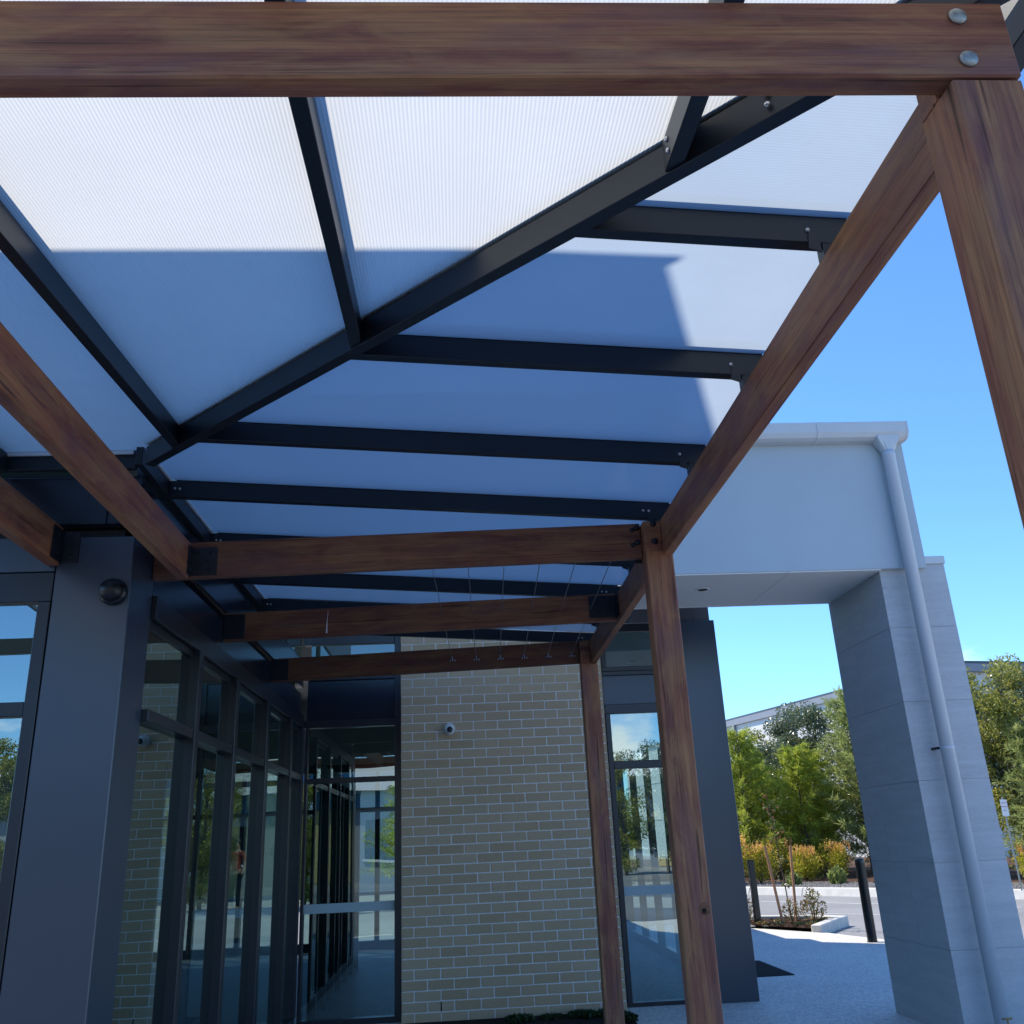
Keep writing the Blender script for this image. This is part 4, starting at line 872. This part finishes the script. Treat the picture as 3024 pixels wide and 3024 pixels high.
clump('grass_tuft', 8.35, 24.0, 0.1, 0.17, 0.25, 200, 0.18, 'leaf_feather_pale', 'small strappy tuft on the gravel behind the upright stake', 'plant', 62, 1.0)
for i, (x, y, r, h) in enumerate(((0.50,8.80,0.13,0.035),(0.78,8.84,0.10,0.015),(1.05,8.82,0.13,0.04),(1.28,8.78,0.12,0.05),(1.37,8.5,0.10,0.06))):
    clump('border_plant', x, y, 0.0, r, h, 420, 0.045, 'leaf_low', ('low dark plant at the foot of the brick wall, leftmost','low dark plant below the second weep hole','low green plant left of the far timber post','low dark plant behind the far timber post','dark plant at the edge of the pale paving')[i], 'plant', 70+i, 0.5, 'low plants under the brick wall')

# loose gravel on the bed edge nearest the road
rg = random.Random(9); gv = MB()
for i in range(5200):
    s = rg.uniform(-4, 9); n = 0.3+2.0*rg.random(); p = kp(s, n); r = rg.uniform(0.012, 0.035); z = 0.10
    c = Vector((p[0], p[1], z+r*0.35)); a = rg.uniform(0, 6.28); u = Vector((math.cos(a), math.sin(a), 0))*r; w = Vector((-math.sin(a), math.cos(a), 0))*r*rg.uniform(0.6,1)
    gv.add([c-u, c+w, c+u, c-w, c+Vector((0,0,r*0.7)), c-Vector((0,0,r*0.4))], [(0,1,4),(1,2,4),(2,3,4),(3,0,4),(1,0,5),(2,1,5),(3,2,5),(0,3,5)])
build('gravel_stones', gv, 'gravel', None, label='loose pale stones of the gravel bed', kind='stuff')
ch = MB()
for i in range(2600):
    x = rg.uniform(4.4, 6.1); y = rg.uniform(14.4, 16.2)
    # inside island polygon
    ins = False; j = len(isl)-1
    for k in range(len(isl)):
        if (isl[k][1] > y) != (isl[j][1] > y) and x < (isl[j][0]-isl[k][0])*(y-isl[k][1])/(isl[j][1]-isl[k][1])+isl[k][0]: ins = not ins
        j = k
    if not ins: continue
    a = rg.uniform(0,6.28); l = rg.uniform(0.012,0.035); u = Vector((math.cos(a), math.sin(a), rg.uniform(-.3,.4)))*l; w = Vector((-math.sin(a), math.cos(a), rg.uniform(-.4,.4)))*l*0.35
    c = Vector((x, y, 0.052+rg.uniform(0,0.012))); ch.add([c-u-w, c+u-w, c+u+w, c-u+w], [(0,1,2,3)])
build('mulch_chips', ch, 'mulch', None, label='loose bark chips on the planting island', kind='stuff')

# ------------------------------------------------------------------ far buildings
wh = thing('warehouse', 'long white warehouse behind the garden trees', 'building', (16, 45, 0))
WD = Vector((0.232, -0.973, 0)); WN = Vector((0.973, 0.232, 0)); W0 = Vector((14.813, 49.97, 0))
def wp(s, n): p = W0+WD*s+WN*n; return (p.x, p.y)
def wbox(name, s0, s1, n0, n1, z0, z1, m, par=wh): return build(name, MB().prism([wp(s0,n0), wp(s1,n0), wp(s1,n1), wp(s0,n1)], z0, z1), m, par)
wbox('wall', -14, 17, 0, 20, -0.05, 6.72, 'warehouse')
wbox('fascia', -14.2, 17.2, -0.12, 20.1, 6.72, 7.02, 'greyband')
for s in (-6, 0.85, 6.2, 11.5): wbox('downpipe', s, s+0.16, -0.14, -0.001, 0, 6.72, 'greyband')
for z in (2.2, 4.4): wbox('wall_joint', -14, 17, -0.012, -0.001, z, z+0.03, 'greyband')
wbox('roof', -14.2, 17.2, -0.1, 20, 7.021, 7.12, 'roof')
w2 = thing('warehouse', 'far low building with dark roof at the right edge behind the trees', 'building', (27, 40, 0))
box('wall', (21.5, 45, 37, 52, -0.05, 6.3), 'warehouse', w2); build('roof', MB().add([(21.2,36.7,6.3),(45.3,36.7,6.3),(45.3,44.5,8.3),(21.2,44.5,8.3),(45.3,52.3,6.3),(21.2,52.3,6.3)], [(0,1,2,3),(3,2,4,5),(0,3,5),(1,4,2),(0,5,4,1)]), 'roof', w2)
# the building across the car park behind the viewer, mirrored in the glass
rb_ = thing('shop_building', 'grey building with blue fascia band behind the viewer, seen reflected in glass', 'building', (0, -28, 0))
box('wall', (-18, 16, -36, -28, -0.05, 3.2), 'greyband', rb_)
box('fascia', (-18.2, 16.2, -36.2, -27.7, 3.2, 4.0), 'blueband', rb_)
build('roof', MB().add([(-18.6,-36.6,4.0),(16.6,-36.6,4.0),(16.6,-27.2,4.0),(-18.6,-27.2,4.0),(16.6,-32,5.4),(-18.6,-32,5.4)], [(3,2,4,5),(1,0,5,4),(0,3,5),(2,1,4),(0,1,2,3)]), 'warehouse', rb_)
for x in (-16, -11, -4.4, 7, 12): 
    o = box('window', (x, x+2.4, -28.03, -27.98, 0.9, 2.6), 'lens', rb_); box('sill', (x-0.1, x+2.5, -28.0, -27.9, 0.8, 0.88), 'white', o)
box('yellow_panel', (-0.5, 4.5, -28.04, -27.95, 0, 3.19), 'yellow', rb_)
box('yellow_panel', (9.6, 11.4, -28.04, -27.95, 0, 3.19), 'yellow', rb_)
cb = thing('courtyard_building', 'pale building beyond the office seen through its glass', 'building', (-4, 36, 0))
box('wall', (-16, 5, 35, 42, -0.05, 3.4), 'warehouse', cb); box('fascia', (-16.2, 5.2, 34.7, 42.2, 3.4, 4.1), 'blueband', cb)
for x in (-14, -10, -6, -2, 2): box('window', (x, x+1.6, 34.97, 35.02, 0.9, 2.5), 'lens', cb)
box('yellow_panel', (-9, -5.6, 34.95, 35.0, 0, 3.38), 'yellow', cb)

# ------------------------------------------------------------------ person reflected in the glass
def person(x, y, rz):
    t = thing('person', 'person in an orange red top and dark trousers, seen only in the glass', 'person', (x, y, 0))
    def skin(name, verts, edges, radii, m, sub=2):
        me = bpy.data.meshes.new(name); me.from_pydata(verts, edges, []); o = bpy.data.objects.new(name, me)
        put(o, t, Matrix.Translation((x, y, 0)) @ Matrix.Rotation(rz, 4, 'Z'))
        md = o.modifiers.new('skin', 'SKIN'); md.use_smooth_shade = True
        for v, r in zip(me.skin_vertices[0].data, radii): v.radius = r if isinstance(r, tuple) else (r, r)
        me.skin_vertices[0].data[0].use_root = True
        s = o.modifiers.new('sub', 'SUBSURF'); s.levels = sub; s.render_levels = sub
        me.materials.append(M[m]); return o
    V = [(0,0,0.94),(0,0,1.12),(0,0.01,1.30),(0,0,1.42),(0,0,1.50),(0,-0.02,1.60),(0,-0.015,1.70),
         (0.10,0,0.90),(0.11,-0.02,0.50),(0.11,0.03,0.09),(0.11,-0.12,0.03),(-0.10,0,0.90),(-0.11,0.02,0.50),(-0.11,0.05,0.09),(-0.11,-0.10,0.03),
         (0.19,0,1.38),(0.24,0.02,1.10),(0.23,-0.12,0.90),(-0.19,0,1.38),(-0.24,0.02,1.10),(-0.23,-0.10,0.88)]
    Ed = [(0,1),(1,2),(2,3),(3,4),(4,5),(5,6),(0,7),(7,8),(8,9),(9,10),(0,11),(11,12),(12,13),(13,14),(3,15),(15,16),(16,17),(3,18),(18,19),(19,20)]
    Rr = [(0.15,0.10),(0.135,0.09),(0.16,0.105),(0.12,0.08),0.05,(0.075,0.09),(0.072,0.085),0.09,0.06,0.045,0.04,0.09,0.06,0.045,0.04,0.058,0.042,0.032,0.058,0.042,0.032]
    skin('body', V, Ed, Rr, 'skin')
    skin('shirt', [(0,0,0.93),(0,0,1.12),(0,0.01,1.30),(0,0,1.41),(0.19,0,1.375),(0.225,0.01,1.18),(-0.19,0,1.375),(-0.225,0.01,1.18)], [(0,1),(1,2),(2,3),(3,4),(4,5),(3,6),(6,7)], [(0.175,0.125),(0.16,0.11),(0.18,0.125),(0.135,0.09),0.075,0.062,0.075,0.062], 'orange')
    skin('trousers', [(0,0,0.95),(0.10,0,0.86),(0.11,-0.02,0.5),(0.11,0.03,0.1),(-0.10,0,0.86),(-0.11,0.02,0.5),(-0.11,0.05,0.1)], [(0,1),(1,2),(2,3),(0,4),(4,5),(5,6)], [(0.165,0.12),0.105,0.08,0.065,0.105,0.08,0.065], 'trousers')
    mb = MB().lathe((0,0.005,1.655), [(0.085,-0.03),(0.092,0.03),(0.08,0.085),(0.05,0.115),(0.001,0.125)], 18)
    build('hair', mb, 'hair', t, smooth=True, mw=Matrix.Translation((x,y,0)) @ Matrix.Rotation(rz,4,'Z'))
person(3.1, -9.0, 2.9)
